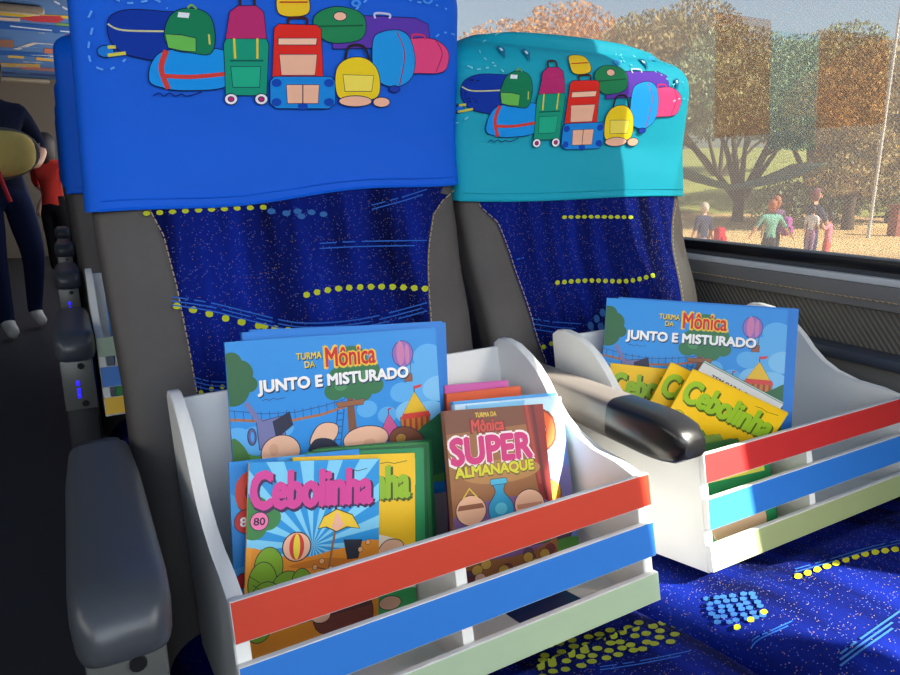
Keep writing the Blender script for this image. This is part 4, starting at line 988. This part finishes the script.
# ================================================================== OUTSIDE
GZ = -2.2
def ground():
    m = bpy.data.materials.new('dry_park_ground'); m.use_nodes = True; nt = m.node_tree; p = nt.nodes['Principled BSDF']; p.inputs['Roughness'].default_value = .95
    tc = nt.nodes.new('ShaderNodeTexCoord'); n = nt.nodes.new('ShaderNodeTexNoise'); n.inputs['Scale'].default_value = .16; n.inputs['Detail'].default_value = 6
    r = nt.nodes.new('ShaderNodeValToRGB'); r.color_ramp.elements[0].position = .35; r.color_ramp.elements[0].color = lin((196, 150, 96)); r.color_ramp.elements[1].position = .7; r.color_ramp.elements[1].color = lin((222, 184, 124))
    nt.links.new(tc.outputs['Object'], n.inputs[0]); nt.links.new(n.outputs[0], r.inputs[0]); nt.links.new(r.outputs[0], p.inputs['Base Color']); return m
bm = bmesh.new(); add_box(bm, -60, 160, -60, 200, GZ-.1, GZ); o = from_bm('ground', bm, ground(), smooth=False); struct(o)
bm = bmesh.new(); rr = random.Random(4)
def gpt(u, v): return at_z(u, v, GZ)
pts = [gpt(640, 196), gpt(760, 189), gpt(900, 186), gpt(960, 190)]
far = [p+Vector((70, 55, 0)) for p in pts]
vs = [bm.verts.new((p.x, p.y, GZ+.02)) for p in pts]; vf = [bm.verts.new((p.x, p.y, GZ+.02)) for p in far]
for i in range(3): bm.faces.new((vs[i], vs[i+1], vf[i+1], vf[i]))
o = from_bm('lawn', bm, mat('pale_grass', (168, 176, 84), rough=.95, noise_amt=.2, nscale=.5)); struct(o)

# grassy slope rising beyond the park ground
bm = bmesh.new(); rows = []
for dist, z in ((40, GZ-.1), (44, GZ+.3), (60, GZ+1.9), (85, 1.5), (120, 3.6), (150, 3.8)):
    rows.append([])
    for k in range(13):
        r = ray(480+k*60, 172); r = Vector((r.x, r.y, 0)).normalized(); rows[-1].append(r*dist+Vector((0, 0, z+.25*math.sin(k*1.7+dist))))
grid(bm, rows); struct(from_bm('grassy_slope', bm, mat('sunny_grass', (150, 150, 76), rough=.95, noise_amt=.35, nscale=.25)))

def leaf_mat(name, c1, c2):
    m = bpy.data.materials.new(name); m.use_nodes = True; nt = m.node_tree; p = nt.nodes['Principled BSDF']; p.inputs['Roughness'].default_value = .7; p.inputs['Specular IOR Level'].default_value = .2
    tc = nt.nodes.new('ShaderNodeTexCoord'); n = nt.nodes.new('ShaderNodeTexNoise'); n.inputs['Scale'].default_value = 1.6; n.inputs['Detail'].default_value = 4
    r = nt.nodes.new('ShaderNodeValToRGB'); r.color_ramp.elements[0].position = .35; r.color_ramp.elements[0].color = lin(c1); r.color_ramp.elements[1].position = .68; r.color_ramp.elements[1].color = lin(c2)
    nt.links.new(tc.outputs['Object'], n.inputs[0]); nt.links.new(n.outputs[0], r.inputs[0]); nt.links.new(r.outputs[0], p.inputs['Base Color'])
    return m
LV = {'orange': leaf_mat('orange_foliage', (176, 112, 62), (236, 176, 112)), 'green': leaf_mat('grey_green_foliage', (88, 104, 78), (176, 184, 140)), 'mixed': leaf_mat('brown_green_foliage', (110, 108, 74), (196, 170, 118)), 'dark': leaf_mat('dark_foliage', (66, 78, 62), (136, 144, 108))}
BARK = mat('grey_brown_bark', (74, 60, 50), rough=.9, noise_amt=.3, nscale=6)
def tree(label, x, y, blobs, kind, seed, n=2600, leaf=.22, trunk=.28, fork=1.6):
    t = thing('tree', label, 'tree', (x, y, GZ), 'park trees'); rr = random.Random(seed)
    bm = bmesh.new()
    add_tube(bm, [(0, 0, -.05), (rr.uniform(-.1, .1), 0, fork*.5), (rr.uniform(-.2, .2), 0, fork)], [trunk*1.2, trunk, trunk*.85], 10)
    for bx, by, bz, br in blobs:
        m = Vector((bx*.5+rr.uniform(-.3, .3), by*.5, fork+(bz-fork)*.55)); add_tube(bm, [(0, 0, fork*.85), m, (bx, by, bz)], [trunk*.7, trunk*.4, trunk*.12], 8)
        for q in range(3):
            d = Vector((rr.uniform(-1, 1), rr.uniform(-1, 1), rr.uniform(-.3, .6)))*br*.7; add_tube(bm, [m, m.lerp(Vector((bx, by, bz)), .6)+d*.5, Vector((bx, by, bz))+d], [trunk*.25, trunk*.15, .03], 6)
    from_bm('trunk', bm, BARK, t)
    bm = bmesh.new(); tot = sum(b_[3]**2 for b_ in blobs)
    for bx, by, bz, br in blobs:
        for q in range(int(7*n*br*br/tot)):
            d = Vector((rr.gauss(0, 1), rr.gauss(0, 1), rr.gauss(0, 1))).normalized()*br*(rr.random()**.45)
            if noise.noise((d+Vector((bx, by, bz)))*.9) < -.30: continue
            c = Vector((bx, by, bz))+Vector((d.x, d.y, d.z*.75)); a = Euler((rr.uniform(0, 6), rr.uniform(0, 6), rr.uniform(0, 6))).to_matrix(); s = leaf*rr.uniform(.4, .9)
            bm.faces.new([bm.verts.new(c+a @ Vector(k)*s) for k in ((-.5, 0, .05), (0, -.3, 0), (.5, 0, .05), (0, .3, .0))])
    from_bm('foliage', bm, LV[kind], t, smooth=False)
    return t
def spot(u, zc):   # a point on the ground in the direction of photo column u, zc metres away
    r = ray(u, 172); r = Vector((r.x, r.y, 0)); return r.normalized()*zc
p = spot(742, 34); tree('tree with dark forked trunk and grey green crown at the middle of the window', p.x, p.y, [(-3, 0, 5.2, 2.4), (0, 1, 6.4, 2.8), (3, 0, 5.2, 2.4), (-1.2, -1, 4.6, 1.5), (1.8, -1, 4.4, 1.5), (5, 1, 4.6, 1.8), (-4.6, 1, 4.4, 1.6)], 'green', 11, 5200, .26, .24, 1.0)
p = spot(560, 40); tree('orange leaved tree above the turquoise headrest cover', p.x, p.y, [(-4, 0, 7.5, 3), (0, 0, 8.5, 3.4), (4, 0, 8, 3), (2, 0, 5.6, 2.4), (-2, 0, 5, 2.4)], 'orange', 12, 4200, .3)
p = spot(668, 37); tree('orange brown tree left of the forked trunk', p.x, p.y, [(-2, 0, 7.6, 2.6), (1, 0, 8.4, 2.6), (-1, 0, 5, 2.0), (2.2, 0, 6, 2.0)], 'mixed', 13, 3400, .28)
p = spot(855, 31); tree('broad orange brown tree near the right edge of the window', p.x, p.y, [(-1.6, 0, 4.6, 1.9), (.6, 0, 5.6, 1.9), (2.8, 0, 4.8, 2.0), (0, 0, 3.2, 1.5), (2.6, 0, 3.0, 1.5), (4.2, 0, 5.6, 1.8), (1.2, 0, 1.9, 1.2), (-1.2, 0, 2.2, 1.2)], 'mixed', 14, 4600, .24, .2)
p = spot(812, 46); tree('green tree standing behind between the two brown crowns', p.x, p.y, [(-2, 0, 7.6, 2.6), (1.5, 0, 8.6, 2.6), (0, 0, 5, 2.2), (4, 0, 6.4, 2.4), (-4, 0, 5.4, 2.2)], 'green', 15, 3400, .3)
p = spot(900, 36); tree('dark green tree low at the right edge of the window', p.x, p.y, [(-1.5, 0, 3.2, 1.9), (1.5, 0, 3.4, 2.0), (-3.4, 0, 2.6, 1.5), (0, 0, 5.2, 2.0), (-1.5, 0, 1.5, 1.4), (1.2, 0, 1.4, 1.4), (-4, 0, 1.2, 1.3), (-6.2, 0, 1.3, 1.3), (-8, 0, 1.0, 1.1)], 'dark', 16, 3800, .24)
p = spot(720, 62); tree('distant green tree behind the forked trunk', p.x, p.y, [(-4, 0, 7.5, 3.2), (0, 0, 9.0, 3.4), (4, 0, 7.5, 3.2), (8, 0, 6.6, 3.0), (-8, 0, 7, 3)], 'green', 17, 3600, .42)
p = spot(960, 50); tree('distant orange tree beyond the right edge of the window', p.x, p.y, [(-4, 0, 6, 3), (-8, 0, 5, 2.6), (0, 0, 7, 3)], 'orange', 18, 2600, .4)

# sagging net between the trees
a = spot(688, 30); b_ = spot(828, 28); bm = bmesh.new(); rows = []
for i in range(21):
    t = i/20; c = a.lerp(b_, t); sag = -.75*math.sin(t*PI)
    rows.append([Vector((c.x, c.y+k*.35, GZ+2.35+(.15*t)+sag*(.6+.4*abs(k-2)/2)-.22*(2-abs(k-2))*math.sin(t*PI))) for k in range(5)])
grid(bm, rows); o = from_bm('shade_net', bm, mat('dark_green_netting', (60, 92, 84), rough=.9)); tag(o, 'long dark green net sagging below the forked tree', 'net')
sm = o.modifiers.new('thick', 'SOLIDIFY'); sm.thickness = .02
# pole and post
p = gpt(868, 238); o = tube('flagpole', mat('white_pole_paint', (196, 192, 188), rough=.5), None, [(p.x, p.y, GZ), (p.x+.15, p.y+.1, GZ+4), (p.x+.3, p.y+.2, GZ+7.6)], [.06, .05, .04]); tag(o, 'thin white pole standing on the dry ground near the right edge', 'pole')
p = gpt(893, 236); t = thing('post', 'reddish brown post on the dry ground at the right edge of the window', 'post', (p.x, p.y, GZ))
m_post = mat('rust_red_paint', (140, 74, 60), rough=.8, noise_amt=.2, nscale=5)
box('shaft', m_post, t, -.16, .16, -.16, .16, 0, 1.0, bev=.03); box('cap', m_post, t, -.22, .22, -.22, .22, 1.0, 1.1, bev=.02)

def at_ground(u, v): return gpt(u, v)
FACE_AWAY = math.radians(150)
p = gpt(765, 275); J = base_pose(ell=(.17, .0, .68), wrl=(.22, -.03, .56), hdl=(.235, -.035, .52), elr=(-.19, 0, .66), wrr=(-.28, -.02, .55), hdr=(-.31, -.025, .525))
for n, s in (('l', 1), ('r', -1)):
    h = J['hd'+n]
    for f_ in range(4): J['f%d%s' % (f_, n)] = (h[0]+s*.02+s*.004*f_, h[1]-.012+.006*f_, h[2]-.04, .006, 'hd'+n, 0)
    J['th'+n] = (h[0]-s*.004, h[1]-.028, h[2]-.018, .007, 'hd'+n, 0)
skin_person('person', 'person in pale teal sweater and dark trousers outside the window', (p.x, p.y, GZ), 1.62, FACE_AWAY, J, [SKIN2, cloth('pale_teal', (120, 176, 160)), cloth('charcoal', (60, 62, 66)), BLACKP], (HAIRR, 1.4))
p = gpt(776, 273); W2 = skin_person('person', 'auburn haired person half behind the teal sweater, wearing a purple backpack', (p.x+.6, p.y+.6, GZ), 1.66, FACE_AWAY, base_pose(), [SKIN2, cloth('dusk_purple', (120, 90, 120)), cloth('charcoal', (60, 62, 66)), BLACKP], (HAIRR, 1.8))
def backpack(label, x, y, z, c, s, rz):
    t = thing('backpack', label, 'backpack', (x, y, z)); t.rotation_euler = (0, 0, rz)
    box('main_bag', cloth('pack_%d_%d_%d' % c, c), t, -.15*s, .15*s, -.08*s, .10*s, 0, .42*s, bev=.06*s, seg=3); box('front_pocket', cloth('pack_%d_%d_%d' % c, c), t, -.11*s, .11*s, -.13*s, -.07*s, .04*s, .22*s, bev=.025*s)
    for q in (-1, 1): tube('strap', cloth('pack_%d_%d_%d' % c, c), t, [(q*.09*s, .10*s, .38*s), (q*.10*s, .17*s, .30*s), (q*.11*s, .10*s, .08*s)], .018*s)
    return t
w = W2.location; backpack('purple backpack on the auburn haired person outside', w.x+.03, w.y-.30, GZ+.78, (160, 84, 150), 1.0, .3)
p = gpt(806, 276); J = base_pose(ell=(.13, -.08, .66), wrl=(.04, -.15, .62), hdl=(.01, -.16, .63), elr=(-.14, -.06, .66), wrr=(-.05, -.14, .60), hdr=(-.02, -.155, .605))
for n, s in (('l', 1), ('r', -1)):
    h = J['hd'+n]
    for f_ in range(4): J['f%d%s' % (f_, n)] = (h[0]-s*.03, h[1]-.012, h[2]+.015-.011*f_, .006, 'hd'+n, 0)
    J['th'+n] = (h[0]-s*.006, h[1]-.006, h[2]+.032, .007, 'hd'+n, 0)
skin_person('person', 'tall person in dark blue clothes walking with a small child in white outside', (p.x, p.y, GZ), 1.86, math.radians(60), J, [SKIN1, cloth('dusk_blue', (66, 66, 92)), cloth('denim', (60, 64, 100)), BLACKP], (mat('wine_cap', (120, 70, 80), rough=.8), 1.1))
p = gpt(800, 275); skin_person('person', 'small child in white shirt held before the tall dark dressed person', (p.x-.35, p.y-.35, GZ+.55), .95, math.radians(100), base_pose(), [SKIN1, cloth('white', (226, 220, 220)), cloth('lilac', (170, 130, 170)), BLACKP], (HAIRD, 1.2))
p = gpt(823, 273); skin_person('person', 'child in pink and coral clothes beside the tall dark dressed person', (p.x, p.y, GZ), 1.36, math.radians(200), base_pose(ell=(.20, -.02, .72), wrl=(.27, -.04, .80), hdl=(.29, -.045, .83)) | {'f0l': (.295, -.05, .87, .006, 'hdl', 0), 'f1l': (.302, -.05, .873, .006, 'hdl', 0), 'f2l': (.31, -.05, .87, .006, 'hdl', 0), 'f3l': (.318, -.05, .862, .006, 'hdl', 0), 'thl': (.28, -.06, .86, .007, 'hdl', 0)}, [SKIN2, cloth('pink', (226, 130, 150)), cloth('coral', (226, 100, 96)), BLACKP], (HAIRD, 1.5))
p = gpt(699, 273); B2 = skin_person('person', 'grey haired person in dark top at the left edge of the window beside the seat', (p.x, p.y, GZ), 1.55, math.radians(170), base_pose(), [SKIN2, cloth('dusk_navy', (60, 66, 90)), cloth('lilac_grey', (180, 150, 150)), BLACKP], (HAIRL, 1.1))
w = B2.location; backpack('red backpack on the grey haired person outside', w.x+.30, w.y-.22, GZ+.62, (206, 40, 60), .95, .3)
